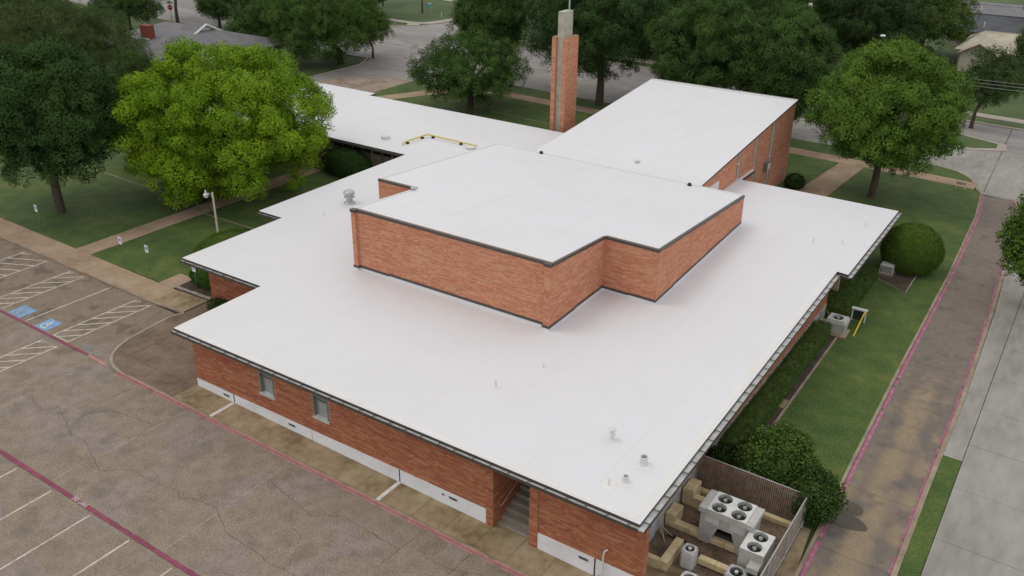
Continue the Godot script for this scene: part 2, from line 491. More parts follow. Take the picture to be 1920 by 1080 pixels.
# ---------------------------------------------------------------- bricks
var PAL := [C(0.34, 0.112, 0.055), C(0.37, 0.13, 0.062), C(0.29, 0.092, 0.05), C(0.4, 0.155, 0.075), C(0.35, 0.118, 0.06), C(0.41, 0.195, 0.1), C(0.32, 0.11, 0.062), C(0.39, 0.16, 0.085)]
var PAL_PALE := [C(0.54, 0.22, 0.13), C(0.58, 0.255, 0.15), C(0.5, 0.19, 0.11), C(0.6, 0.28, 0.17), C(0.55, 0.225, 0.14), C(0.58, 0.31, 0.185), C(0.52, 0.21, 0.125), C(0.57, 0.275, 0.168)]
var brick_cube: BoxMesh
var brick_meshes := []

# courses of bricks on a wall face. start: lower left corner seen from outside, dir along the wall, out: outward normal,
# y0..top(s): height range, holes: [s0, s1, y0, y1]. The nearest `single` bricks become parts of their own.
func bricks(wall: Node, start: Vector3, dir: Vector3, out: Vector3, length: float, y0: float, top0: float, top1: float, pal: Array, sd: int, holes := [], single := 0) -> void:
	var r := RandomNumberGenerator.new()
	r.seed = sd
	var tone := FastNoiseLite.new()
	tone.seed = sd
	tone.frequency = 0.9
	var list := []
	var H := 0.0725
	var Lb := 0.21
	var last := 0
	var rows := int((maxf(top0, top1) - y0) / H)
	for j in rows:
		var y := y0 + j * H
		var s := -Lb * 0.5 if j % 2 else 0.0
		while s < length - 0.03:
			var a := maxf(s, 0.0)
			var b := minf(s + Lb, length)
			s += Lb
			if b - a < 0.04:
				continue
			var mid := (a + b) * 0.5
			if y + H > lerpf(top0, top1, mid / length) + 0.01:
				continue
			var blocked := false
			for h: Array in holes:
				if b > h[0] + 0.02 and a < h[1] - 0.02 and y + H > h[2] + 0.01 and y < h[3] - 0.01:
					blocked = true
					break
			if blocked:
				continue
			if r.randf() > 0.5:
				last = r.randi() % pal.size()
			list.append([a, b, y, last, r.randf(), r.randf()])
	var org := origin_of(wall)
	var picked := {}
	if single > 0:
		var order := range(list.size())
		order.sort_custom(func(p, q): return dist_cam(start + dir * list[p][0] + Vector3(0, list[p][2], 0)) < dist_cam(start + dir * list[q][0] + Vector3(0, list[q][2], 0)))
		for k in mini(single, order.size()):
			picked[order[k]] = true
	var mm := MultiMesh.new()
	mm.transform_format = MultiMesh.TRANSFORM_3D
	mm.use_colors = true
	mm.mesh = brick_cube
	mm.instance_count = list.size() - picked.size()
	var n := 0
	for i in list.size():
		var e: Array = list[i]
		var w: float = e[1] - e[0] - 0.011
		var at: Vector3 = start + dir * ((e[0] + e[1]) * 0.5) + Vector3(0, e[2] + H * 0.5 - start.y, 0) + out * (0.002 + e[5] * 0.004)
		if picked.has(i):
			var o := inst("brick", brick_meshes[e[3]], wall)
			o.transform = Transform3D(Basis(dir * (w / 0.2), Vector3.UP, out), at - org)
		else:
			var c: Color = pal[e[3]]
			var k: float = 0.9 + 0.2 * e[4] + 0.07 * tone.get_noise_2d(e[0] * 2.0, e[2] * 5.0)
			mm.set_instance_transform(n, Transform3D(Basis(dir * w, Vector3.UP * 0.0625, out * 0.02), at - org))
			mm.set_instance_color(n, Color(c.r * k, c.g * k, c.b * k))
			n += 1
	var o2 := MultiMeshInstance3D.new()
	o2.name = "brickwork"
	o2.multimesh = mm
	o2.set_meta("kind", "stuff")
	wall.add_child(o2, true)

func dist_cam(p: Vector3) -> float:
	return p.distance_squared_to(Vector3(0, 26, 0))

func make_bricks() -> void:
	brick_cube = BoxMesh.new()
	brick_cube.size = Vector3.ONE
	brick_cube.material = M.brick_any
	for c: Color in PAL:
		var m := StandardMaterial3D.new()
		m.albedo_color = c.linear_to_srgb()
		m.roughness = 0.9
		var b := BoxMesh.new()
		b.size = Vector3(0.2, 0.0625, 0.02)
		b.material = m
		brick_meshes.append(b)

# ---------------------------------------------------------------- plants
func cluster(key: String, n: int, spread: float, leaf_len: float, leaf_w: float, sd: int) -> ArrayMesh:
	if clusters.has(key):
		return clusters[key]
	var r := RandomNumberGenerator.new()
	r.seed = sd
	var st := begin()
	for i in n:
		var d := Vector3(r.randfn(), r.randfn() * 0.8, r.randfn()).normalized()
		var c := d * spread * pow(r.randf(), 0.4)
		var ax := (Vector3(d.x, d.y * 0.3, d.z) + Vector3(r.randfn(), r.randfn() * 0.6 - 0.2, r.randfn()) * 0.6).normalized()
		var side := ax.cross(Vector3(r.randfn() * 0.55, 1.3, r.randfn() * 0.55)).normalized()
		var l := leaf_len * r.randf_range(0.7, 1.25)
		var w := leaf_w * r.randf_range(0.7, 1.2)
		var k := r.randf_range(0.78, 1.0)
		st.set_color(Color(k, k, k * r.randf_range(0.8, 1.05)))
		quad(st, c, c + ax * l * 0.5 - side * w * 0.5, c + ax * l, c + ax * l * 0.5 + side * w * 0.5)
	st.set_material(M.leaf)
	clusters[key] = st.commit()
	return clusters[key]

func scatter(called: String, spots: Array, mesh: Mesh, parent: Node) -> MultiMeshInstance3D:
	var mm := MultiMesh.new()
	mm.transform_format = MultiMesh.TRANSFORM_3D
	mm.use_colors = true
	mm.mesh = mesh
	mm.instance_count = spots.size()
	for i in spots.size():
		var up: Vector3 = spots[i][3] if spots[i].size() > 3 else Vector3.UP
		var ya := (up + Vector3(rng.randfn(), rng.randfn(), rng.randfn()) * 0.22).normalized()
		var xa := ya.cross(Vector3(rng.randfn(), rng.randfn(), rng.randfn())).normalized()
		var b := Basis(xa, ya, xa.cross(ya)).scaled(Vector3.ONE * float(spots[i][1]))
		mm.set_instance_transform(i, Transform3D(b, spots[i][0]))
		mm.set_instance_color(i, spots[i][2])
	var o := MultiMeshInstance3D.new()
	o.name = called
	o.multimesh = mm
	o.set_meta("kind", "stuff")
	parent.add_child(o, true)
	return o

# o: x z cy r ry (crown ellipsoid), col, col2, lobe, n (lobes), dens, leaf ("fine"/"mid"/"big"), gap
func tree(label: String, o: Dictionary, group := "", called := "tree") -> Node3D:
	rng.seed = int(absf(o.x * 131.0 + o.z * 17.0)) + 7
	var base := Vector3(o.get("bx", o.x), gy(o.get("bx", o.x)), o.get("bz", o.z))
	var t := thing(called, label, "tree", base, group)
	var c := Vector3(o.x, o.cy, o.z) - base
	var r: float = o.r
	var ry: float = o.ry
	var lobe: float = o.lobe
	var key: String = o.get("leaf", "mid")
	var mesh: ArrayMesh
	if key == "fine":
		mesh = cluster("fine", 22, 0.3, 0.17, 0.05, 71)
	elif key == "big":
		mesh = cluster("big", 16, 0.3, 0.22, 0.13, 72)
	elif key == "small":
		mesh = cluster("small", 18, 0.24, 0.15, 0.09, 74)
	else:
		mesh = cluster("mid", 24, 0.27, 0.15, 0.085, 73)
	var shape := FastNoiseLite.new()
	shape.seed = int(absf(o.x * 7.0 + o.z))
	shape.frequency = 0.55
	var lobes := []
	var n: int = o.n
	for i in n:
		var yy := 1.0 - 2.0 * (i + 0.5) / n
		var a := i * 2.39996 + rng.randf_range(-0.5, 0.5)
		yy = clampf(yy + rng.randf_range(-0.1, 0.1), -0.98, 0.98)
		var q := sqrt(1.0 - yy * yy)
		var d := Vector3(q * cos(a), yy, q * sin(a))
		if yy < -0.6 and rng.randf() < 0.5:
			continue
		if rng.randf() < o.get("gap", 0.08):
			continue
		var k := rng.randf_range(0.8, 1.03) + 0.2 * shape.get_noise_3d(d.x * 2.2, d.y * 2.2, d.z * 2.2)
		if yy < 0:
			k *= 1.0 - 0.1 * absf(yy)
		if rng.randf() < 0.26:
			k *= rng.randf_range(0.5, 0.75)
		var lr := lobe * rng.randf_range(0.65, 1.3)
		lobes.append([c + Vector3(d.x * (r - lr * 0.5), d.y * (ry - lr * 0.4), d.z * (r - lr * 0.5)) * k, lr, d, rng.randf()])
	for i in n / 3:      # leaves further in
		var d := Vector3(rng.randfn(), rng.randfn() + 0.2, rng.randfn()).normalized()
		lobes.append([c + Vector3(d.x * r, d.y * ry, d.z * r) * rng.randf_range(0.42, 0.68), lobe * 1.1, d, rng.randf()])
	# wild sprays that stick out
	for i in int(o.get("spray", 0)):
		var a := rng.randf_range(0, TAU)
		var d := Vector3(cos(a), rng.randf_range(-0.25, 0.65), sin(a)).normalized()
		for k in 4:
			lobes.append([c + Vector3(d.x * r, d.y * ry, d.z * r) * (0.86 + 0.09 * k) + Vector3(rng.randfn(), rng.randfn(), rng.randfn()) * 0.16, lobe * (0.5 - 0.09 * k), d, rng.randf()])
	var spots := []
	var ca: Color = o.col
	var cb: Color = o.col2
	for L: Array in lobes:
		var m := int(o.get("dens", 34) * L[1] * L[1])
		var lobe_tone: Color = ca.lerp(cb, L[3])
		for i in m:
			var d := Vector3(rng.randfn(), rng.randfn(), rng.randfn()).normalized()
			if (d.dot(L[2]) < -0.35 and d.y < 0.3) or (d.y < -0.3 and rng.randf() < 0.75):
				continue
			var p: Vector3 = L[0] + Vector3(d.x, d.y * 0.72, d.z) * float(L[1]) * rng.randf_range(0.7, 1.04)
			var tint := shade(lobe_tone, rng.randf_range(1.1, 1.4))
			spots.append([p, rng.randf_range(0.75, 1.25), tint, (d + Vector3(0, 0.25, 0)).normalized()])
	# trunk and limbs reaching towards some of the lobes
	var st := begin()
	var tr: float = o.get("trunk", r * 0.045 + 0.08)
	var fork := c + Vector3(0, -ry * 0.45, 0)
	fork.x *= 0.6
	fork.z *= 0.6
	var fork_y := maxf(fork.y, 1.4)
	fork.y = fork_y
	tube(st, [Vector3(0, -0.2, 0), Vector3(0, 0.15, 0), Vector3(0.05, fork_y * 0.5, 0.03), fork], [tr * 1.7, tr * 1.15, tr * 0.92, tr * 0.85], 10)
	part("trunk", st, M.bark, t)
	st = begin()
	for i in range(0, lobes.size(), maxi(1, lobes.size() / 16)):
		var e: Vector3 = lobes[i][0]
		if e.y < fork.y:
			continue
		var m1 := fork.lerp(e, 0.45) + Vector3(rng.randfn(), rng.randf() * 1.2, rng.randfn()) * 0.3
		tube(st, [fork - Vector3(0, 0.2, 0), m1, e], [tr * 0.55, tr * 0.34, tr * 0.1], 6)
	part("limbs", st, M.bark, t)
	scatter("crown", spots, mesh, t)
	return t

func leaf_face(spots: Array, p0: Vector3, u: Vector3, v: Vector3, out: Vector3, dens: float, col: Color, sc: float) -> void:
	var n := int(u.length() * v.length() * dens)
	for i in n:
		spots.append([p0 + u * rng.randf() + v * rng.randf() + out * rng.randf_range(-0.06, 0.05), sc * rng.randf_range(0.75, 1.25), shade(col, rng.randf_range(0.9, 1.6)), out])

func hedge(label: String, lo: Vector3, hi: Vector3, col: Color, group := "", called := "hedge") -> Node3D:
	rng.seed = int(absf(lo.x * 57 + lo.z * 91)) + 3
	var base := Vector3((lo.x + hi.x) * 0.5, gy((lo.x + hi.x) * 0.5), (lo.z + hi.z) * 0.5)
	var t := thing(called, label, "hedge", base, group)
	var st := begin()
	var ins := Vector3(0.07, 0.07, 0.07)
	cbox(st, lo - base + Vector3(0.07, -0.1, 0.07), hi - base - ins, 0.12)
	part("branches", st, M.hedge_core, t)
	var a := lo - base
	var s := hi - lo
	var spots := []
	var d := 95.0
	leaf_face(spots, a + Vector3(0, s.y, 0), Vector3(s.x, 0, 0), Vector3(0, 0, s.z), Vector3.UP, d, col, 0.62)
	leaf_face(spots, a, Vector3(s.x, 0, 0), Vector3(0, s.y, 0), Vector3.FORWARD, d * 0.8, col, 0.62)
	leaf_face(spots, a + Vector3(0, 0, s.z), Vector3(s.x, 0, 0), Vector3(0, s.y, 0), Vector3.BACK, d, col, 0.62)
	leaf_face(spots, a, Vector3(0, 0, s.z), Vector3(0, s.y, 0), Vector3.LEFT, d * 0.8, col, 0.62)
	leaf_face(spots, a + Vector3(s.x, 0, 0), Vector3(0, 0, s.z), Vector3(0, s.y, 0), Vector3.RIGHT, d, col, 0.62)
	scatter("foliage", spots, cluster("hedge", 16, 0.13, 0.09, 0.045, 75), t)
	return t

func dome(label: String, c: Vector3, rx: float, ry: float, rz: float, col: Color, col2: Color, dens: float, rough: float, called := "clipped_bush", sc := 0.6) -> Node3D:
	rng.seed = int(absf(c.x * 57 + c.z * 91)) + 5
	var base := Vector3(c.x, gy(c.x), c.z)
	var t := thing(called, label, "bush", base)
	var o := c - base
	var st := begin()
	var prof := []
	for i in 9:
		var a := -PI / 2 + PI * i / 8.0
		prof.append([cos(a) * 0.93, sin(a) * 0.93])
	var raw := begin()
	lathe(raw, Vector3.ZERO, prof, 18)
	st.append_from(raw.commit(), 0, Transform3D(Basis.from_scale(Vector3(rx, ry, rz)), o))
	part("branches", st, M.hedge_core, t)
	var wob := FastNoiseLite.new()
	wob.seed = 4
	wob.frequency = 0.9
	var spots := []
	var n := int(dens * 4.0 * PI * pow((pow(rx * ry, 1.6) + pow(rx * rz, 1.6) + pow(ry * rz, 1.6)) / 3.0, 1.0 / 1.6))
	for i in n:
		var d := Vector3(rng.randfn(), rng.randfn(), rng.randfn()).normalized()
		var p := o + Vector3(d.x * rx, d.y * ry, d.z * rz) * (1.0 + rough * wob.get_noise_3d(d.x * 3, d.y * 3, d.z * 3) + rng.randf_range(-0.03, 0.03))
		if p.y < 0.02:
			continue
		spots.append([p, sc * rng.randf_range(0.75, 1.25), shade(col.lerp(col2, rng.randf()), rng.randf_range(0.9, 1.6)), d])
	scatter("foliage", spots, cluster("hedge", 16, 0.13, 0.09, 0.045, 75), t)
	return t

# ---------------------------------------------------------------- ground
func cut_slabs(parent: Node, called: String, poly: Array, xs: Array, zs: Array, gap: float, off: float, thick: float, m: Material, area := Rect2()) -> void:
	var P := PackedVector2Array()
	for p: Array in poly:
		P.append(Vector2(p[0], p[1]))
	for i in xs.size() - 1:
		for j in zs.size() - 1:
			var R := PackedVector2Array([Vector2(xs[i] + gap, zs[j] + gap), Vector2(xs[i + 1] - gap, zs[j] + gap), Vector2(xs[i + 1] - gap, zs[j + 1] - gap), Vector2(xs[i] + gap, zs[j + 1] - gap)])
			for q: PackedVector2Array in Geometry2D.intersect_polygons(P, R):
				var pl := []
				for v: Vector2 in q:
					pl.append([v.x, v.y])
				var st := begin()
				var o := off + rng.randf_range(-0.004, 0.004)
				if area.size.x > 0:
					sheet(st, pl, o, area)
				else:
					slab(st, pl, o, thick)
				part(called, st, m, parent)

func span(a: float, b: float, step: float) -> Array:
	var out := []
	var x := a
	while x < b - step * 0.3:
		out.append(x)
		x += step
	out.append(b)
	return out

# worn painted line: short patches with ragged edges, some flaked away
func worn_line(st: SurfaceTool, line: Array, w: float, off: float, keep: float, step := 0.22) -> void:
	var pts := dense(line, step)
	for i in pts.size() - 1:
		if rng.randf() > keep:
			continue
		var a := Vector2(pts[i][0], pts[i][1])
		var b := Vector2(pts[i + 1][0], pts[i + 1][1])
		var t := (b - a).normalized()
		var s := Vector2(-t.y, t.x)
		var e := [a + s * w * rng.randf_range(0.38, 0.52), b + s * w * rng.randf_range(0.38, 0.52), b - s * w * rng.randf_range(0.38, 0.52), a - s * w * rng.randf_range(0.38, 0.52)]
		sheet(st, [[e[0].x, e[0].y], [e[1].x, e[1].y], [e[2].x, e[2].y], [e[3].x, e[3].y]], off)

func hatch(lot: Node, x0: float, x1: float, z0: float, z1: float, close := false) -> void:
	var w := 0.1
	for x: float in [x0, x1]:
		var st := begin()
		strip(st, dense([[x, z0], [x, z1]], 0.4), w, 0.01, 0.12)
		part("stripe", st, M.paint, lot)
	var skew := 1.25
	var z := z0 + 0.35
	while z < z1 + skew * 0.7:
		var p := [x0 + 0.05, z]
		var q := [x1 - 0.05, z - skew]
		if z > z1:
			p = [lerpf(p[0], q[0], (z - z1) / skew), z1]
		if q[1] < z0:
			q = [lerpf(x0 + 0.05, q[0], (z - z0) / skew), z0]
		var st := begin()
		strip(st, dense([p, q], 0.4), w, 0.014, 0.12)
		part("stripe", st, M.paint, lot)
		z += 0.93
	if close:
		var st := begin()
		strip(st, dense([[x0, z1], [x1, z1]], 0.4), w, 0.018, 0.12)
		part("stripe", st, M.paint, lot)

# the seated figure of the access symbol, drawn with strips; unit square, y up
func access_symbol(st: SurfaceTool, put: Callable) -> void:
	var strokes := [[[0.42, 0.74], [0.44, 0.42], [0.66, 0.42], [0.78, 0.14], [0.88, 0.17]], [[0.43, 0.6], [0.64, 0.6]]]
	var arc := []
	for i in 13:
		var a := deg_to_rad(118.0 + i * 20.0)
		arc.append([0.45 + 0.27 * cos(a), 0.34 + 0.27 * sin(a)])
	strokes.append(arc)
	for s: Array in strokes:
		for i in s.size() - 1:
			var a := Vector2(s[i][0], s[i][1])
			var b := Vector2(s[i + 1][0], s[i + 1][1])
			var n := (b - a).orthogonal().normalized() * 0.045
			quad(st, put.call(a - n), put.call(b - n), put.call(b + n), put.call(a + n))
	for k in 8:
		var a := TAU * k / 8
		var b := TAU * (k + 1) / 8
		tri(st, put.call(Vector2(0.41, 0.85)), put.call(Vector2(0.41, 0.85) + Vector2(cos(a), sin(a)) * 0.085), put.call(Vector2(0.41, 0.85) + Vector2(cos(b), sin(b)) * 0.085))

func make_ground() -> void:
	rng.seed = 100
	var st := begin()
	sheet(st, rect(-420, -560, 320, 120), -0.03)
	struct("ground", st, M.far_grass)

	# parking lot
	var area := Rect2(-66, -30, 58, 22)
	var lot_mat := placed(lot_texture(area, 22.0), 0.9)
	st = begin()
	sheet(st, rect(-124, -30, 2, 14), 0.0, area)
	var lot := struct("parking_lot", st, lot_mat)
	for x: float in [-34.86, -32.05, -29.36, -26.6, -23.9, -37.6, -40.3]:
		st = begin()
		strip(st, dense([[x, -15.8], [x, -10.4]], 0.5), 0.09, 0.006, 0.15)
		part("stripe", st, M.paint, lot)
	hatch(lot, -59.86, -57.25, -29.45, -24.0)
	hatch(lot, -54.6, -53.15, -29.45, -23.95)
	hatch(lot, -47.65, -46.28, -29.5, -23.9, true)
	hatch(lot, -47.65, -46.25, -23.25, -18.2)
	st = begin()
	strip(st, dense([[-50.42, -29.6], [-50.5, -23.8]], 0.5), 0.1, 0.006, 0.12)
	part("stripe", st, M.paint, lot)
	# red fire lane lines
	st = begin()
	worn_line(st, [[-66, -23.75], [-44.0, -23.7]], 0.2, 0.02, 1.0)
	part("fire_lane_line", st, M.red_line, lot)
	st = begin()
	worn_line(st, [[-44.0, -23.7], [-42.3, -23.62]], 0.2, 0.02, 0.8)
	part("fire_lane_line", st, M.pink, lot)
	st = begin()
	worn_line(st, [[-60, -16.07], [-12, -16.03]], 0.24, 0.02, 1.0)
	part("fire_lane_line", st, M.red_line, lot)
	var tm := TextMesh.new()
	tm.text = "FIRE LANE"
	tm.font_size = 30
	tm.pixel_size = 0.0088
	tm.depth = 0.002
	tm.font = SystemFont.new()
	tm.font.font_names = PackedStringArray(["Droid Sans"])
	tm.material = M.paint_white
	var tx := inst("lettering", tm, lot)
	tx.transform = Transform3D(Basis(Vector3.UP, 0).rotated(Vector3.RIGHT, -PI / 2), Vector3(-33.2, gy(-33.2) + 0.027, -16.05))
	tx.rotate_object_local(Vector3.UP, 0)
	tx.rotation.z = 0
	# blue squares with the access symbol
	for q: Array in [[-52.43, -51.15, -25.02, -23.9], [-49.58, -48.47, -25.0, -23.87]]:
		st = begin()
		sheet(st, rect(q[0], q[2], q[1], q[3]), 0.006)
		var sq := part("blue_square", st, M.blue_paint, lot)
		st = begin()
		var put := func(p: Vector2) -> Vector3:
			var x: float = q[0] + (0.08 + 0.8 * p.x) * (q[1] - q[0])
			return Vector3(x, gy(x) + 0.012, q[3] - (0.05 + 0.9 * p.y) * (q[3] - q[2]))
		access_symbol(st, put)
		part("access_symbol", st, M.paint_faded if q[0] < -51 else M.paint_white, sq)
	st = begin()
	for k in 11:
		var x := rng.randf_range(-45.6, -43.9)
		var z := rng.randf_range(-25.0, -23.9)
		sheet(st, [[x, z], [x + rng.randf_range(0.1, 0.3), z + 0.03], [x + 0.2, z + rng.randf_range(0.06, 0.22)], [x - 0.02, z + 0.12]], 0.006)
	part("worn_blue_paint", st, M.blue_faded, lot)
	# cracks and old joints
	st = begin()
	for c: Array in [[[-26.54, -18.47], [-25.70, -18.40], [-24.25, -18.34], [-23.80, -18.22], [-22.95, -18.28], [-22.33, -18.35], [-20.9, -18.0]],
			[[-22.95, -18.28], [-22.90, -18.61], [-23.25, -19.11]],
			[[-34.40, -17.86], [-33.72, -18.50], [-33.09, -18.79], [-31.90, -18.77], [-30.37, -19.02], [-29.85, -18.72], [-29.11, -19.17], [-29.08, -19.64]],
			[[-29.11, -19.17], [-28.57, -19.12], [-28.01, -19.23], [-26.54, -18.47]],
			[[-42.55, -19.41], [-40.99, -19.13], [-40.64, -19.78], [-38.53, -19.01], [-37.93, -18.72], [-36.99, -18.86], [-34.4, -17.86]],
			[[-38.53, -19.01], [-38.87, -19.71], [-39.00, -20.39], [-38.14, -21.21], [-35.4, -21.6]],
			[[-27.7, -21.9], [-24.35, -21.27], [-23.89, -21.67], [-23.40, -21.81], [-23.29, -22.03], [-19.9, -21.9]],
			[[-19.27, -22.32], [-18.10, -22.14], [-17.42, -22.19], [-16.86, -22.40], [-16.25, -22.66], [-14.0, -22.5]],
			[[-21.70, -22.19], [-21.31, -21.92], [-20.82, -21.87]], [[-16.86, -22.40], [-16.86, -21.0]],
			[[-39.28, -21.18], [-39.26, -22.63], [-39.11, -23.16]], [[-24.54, -20.30], [-23.83, -20.13], [-23.35, -19.55], [-23.25, -19.11]],
			[[-19.99, -20.49], [-19.79, -23.2]], [[-17.38, -21.79], [-17.34, -23.30]]]:
		var pts := dense(c, 0.12)
		for p: Array in pts:
			p[0] += rng.randfn() * 0.025
			p[1] += rng.randfn() * 0.025
		strip(st, pts, 0.02, 0.004, 0.7)
	var cr := part("cracks", st, M.crack, lot)
	cr.set_meta("kind", "stuff")
	for j: Array in [[[-27.72, -16.33], [-27.78, -23.3]], [[-35.37, -18.6], [-35.2, -23.3]], [[-35.5, -16.27], [-35.6, -17.95]], [[-43.0, -17.5], [-43.04, -22.6]]]:
		st = begin()
		worn_line(st, j, 0.07, 0.005, 0.72)
		part("old_stripe", st, M.paint_faded, lot)

	# front pavement: a row of slabs behind a kerb
	st = begin()
	slab(st, rect(-36.6, -25.4, -4.9, -23.5), 0.05, 0.2)
	var fw := struct("pavement", st, M.dark_joint)
	cut_slabs(fw, "slab", rect(-36.6, -25.4, -11.4, -23.66), span(-36.9, -11.3, 1.62), [-25.5, -23.6], 0.008, 0.12, 0.07, M.walk)
	cut_slabs(fw, "slab", rect(-11.4, -27.5, -5.4, -23.66), span(-11.4, -4.9, 1.7), [-27.6, -25.3, -23.6], 0.008, 0.12, 0.17, M.walk)
	st = begin()
	kerb(st, [[-41.0, -23.57], [-5.2, -23.57]], 0.14, 0.125)
	struct("kerb", st, M.kerb)
	st = begin()
	kerb(st, [[-41.0, -23.487], [-5.4, -23.487]], 0.03, 0.118)
	worn_line(st, [[-41.2, -23.52], [-6.0, -23.52]], 0.07, 0.129, 0.7, 0.35)
	worn_line(st, [[-41.2, -23.43], [-6.0, -23.43]], 0.08, 0.008, 0.6, 0.35)
	part("fire_lane_line", st, M.pink, lot)
	# fenced-off brown concrete inside the curved kerb
	var curve := [[-43.72, -29.95], [-43.97, -29.17], [-43.85, -28.0], [-43.75, -27.01], [-43.66, -26.1], [-43.5, -25.53], [-43.25, -24.98], [-42.91, -24.48], [-42.5, -24.1], [-42.12, -23.87], [-41.6, -23.68], [-41.0, -23.56]]
	var apron := curve.duplicate()
	apron.append_array([[-36.6, -23.56], [-36.6, -32.2], [-43.72, -32.2]])
	st = begin()
	slab(st, apron, 0.07, 0.2)
	var ap := struct("apron", st, M.dark_joint)
	cut_slabs(ap, "slab", apron, [-44.2, -42.0, -39.6, -37.2, -36.5], [-32.3, -30.0, -27.2, -24.9, -23.5], 0.008, 0.105, 0.06, M.walk_brown)
	st = begin()
	kerb(st, curve, 0.17, 0.135)
	struct("kerb", st, M.kerb_grey)
	# pavement along the stalls
	st = begin()
	slab(st, rect(-124, -31.7, -43.8, -29.72), 0.05, 0.2)
	var sw := struct("pavement", st, M.dark_joint)
	cut_slabs(sw, "slab", rect(-124, -31.68, -46.5, -29.8), span(-124, -46.5, 3.05), [-31.8, -29.7], 0.007, 0.115, 0.07, M.walk_tan)
	cut_slabs(sw, "slab", [[-46.5, -29.8], [-43.85, -30.05], [-43.85, -31.9], [-46.5, -31.7]], [-46.5, -45.2, -43.8], [-32, -29.6], 0.007, 0.115, 0.07, M.walk)
	cut_slabs(sw, "slab", rect(-48.4, -33.4, -46.98, -31.7), [-48.4, -46.95], [-33.5, -31.7], 0.007, 0.115, 0.07, M.walk_tan)
	st = begin()
	kerb(st, [[-124, -29.74], [-46.4, -29.76], [-43.75, -29.98]], 0.14, 0.125)
	struct("kerb", st, M.kerb)
	st = begin()
	slab(st, rect(-57.4, -54.0, -55.7, -31.7), 0.05, 0.2)
	var fp := struct("footpath", st, M.dark_joint)
	cut_slabs(fp, "slab", rect(-57.35, -54.0, -55.72, -31.7), [-57.4, -55.7], span(-54, -31.7, 1.9), 0.007, 0.115, 0.07, M.walk_tan)
	st = begin()
	kerb(st, [[-75, -42.35], [-57.5, -42.3]], 0.1, 0.12)
	kerb(st, [[-55.7, -41.3], [-47, -41.6]], 0.1, 0.12)
	struct("edging", st, M.kerb)

	# lawns
	for l: Array in [[[-124, -31.72], [-57.4, -31.72], [-57.4, -70], [-124, -70]], [[-55.68, -31.72], [-48.42, -31.78], [-48.42, -33.4], [-46.9, -33.4], [-43.8, -33.4], [-43.8, -58], [-55.68, -58]],
			[[-11.5, -33.0], [-6.62, -33.0], [-6.07, -34.6], [-6.03, -39], [-6.22, -49.7], [-6.36, -64.5], [-6.76, -77.8], [-7.3, -84.0], [-7.7, -84.9], [-70, -84.9], [-70, -70], [-40, -62], [-11.5, -62]],
			[[-58, -86.9], [-10.3, -86.9], [-8.4, -86.9], [-8.9, -88.0], [-10.0, -89.2], [-12, -89.7], [-58, -89.85]]]:
		st = begin()
		slab(st, l, 0.1, 0.15)
		struct("lawn", st, M.grass)
	st = begin()
	slab(st, rect(-60, -86.85, -8.0, -84.95), 0.11, 0.12)
	struct("footpath", st, M.walk_tan)
	st = begin()
	slab(st, [[-21.2, -66.0], [-18.4, -66.0], [-17.4, -84.9], [-19.6, -84.9]], 0.112, 0.1)
	struct("footpath", st, M.walk_tan)
	st = begin()
	slab(st, [[-71.5, -69.5], [-69.6, -69.5], [-62.0, -84.9], [-64.4, -84.9]], 0.112, 0.1)
	struct("footpath", st, M.walk_tan)
	st = begin()
	kerb(st, [[-60, -89.95], [-12, -89.85], [-10.1, -89.3], [-8.9, -88.1], [-8.3, -86.9], [-7.7, -85.0], [-7.2, -84.0]], 0.18, 0.12)
	kerb(st, [[-55.0, -78.8], [-40.0, -78.7]], 0.1, 0.12)
	struct("kerb", st, M.kerb)

	# alley beside the lawn, in concrete panels
	var lk := [[-5.55, -27.0], [-5.72, -30.1], [-5.93, -39.0], [-6.13, -49.7], [-6.27, -64.5], [-6.66, -77.8], [-7.2, -84.0]]
	var rk := [[-2.62, -20.0], [-2.62, -32.3], [-2.7, -38.8], [-2.72, -47.6], [-3.05, -60.0], [-3.34, -66.7], [-4.0, -78.0], [-4.75, -84.5]]
	var alley_area := Rect2(-8, -86, 6, 60)
	var alley := lk.duplicate()
	var back := rk.duplicate()
	back.reverse()
	alley.append_array(back)
	st = begin()
	sheet(st, alley, -0.01)
	var al := struct("alley", st, M.dark_joint)
	cut_slabs(al, "panel", alley, [-9, -2], [-86, -80, -74.5, -69, -64.5, -60.4, -55.5, -51, -46.0, -41.5, -37.2, -32.3, -26], 0.008, 0.004, 0.05, placed(alley_texture(alley_area, 20.0), 0.9), alley_area)
	st = begin()
	kerb(st, lk.map(func(p): return [p[0] - 0.07, p[1]]), 0.15, 0.125)
	struct("kerb", st, M.kerb)
	st = begin()
	kerb(st, rk.map(func(p): return [p[0] + 0.12, p[1]]), 0.22, 0.125)
	struct("kerb", st, M.kerb)
	st = begin()
	worn_line(st, lk.slice(1).map(func(p): return [p[0] + 0.11, p[1]]), 0.22, 0.018, 0.96, 0.3)
	part("fire_lane_line", st, M.magenta, al)
	st = begin()
	worn_line(st, rk.slice(1).map(func(p): return [p[0] - 0.06, p[1]]), 0.15, 0.018, 0.85, 0.3)
	part("fire_lane_line", st, M.magenta, al)
	st = begin()
	sheet(st, [[-5.75, -35.12], [-5.62, -35.6], [-5.4, -35.95], [-5.15, -36.07], [-4.9, -36.0], [-4.70, -35.87], [-4.58, -35.7], [-4.6, -35.45], [-4.75, -35.2], [-4.88, -35.08], [-4.65, -35.05], [-4.46, -34.95], [-4.25, -34.78], [-4.14, -34.62], [-4.15, -34.42], [-4.3, -34.3], [-4.77, -34.10], [-5.28, -34.02], [-5.6, -34.1], [-5.75, -34.4]], 0.014)
	part("wet_patch", st, M.wet, al)

	# grass strip and concrete lot on the far side of the alley
	st = begin()
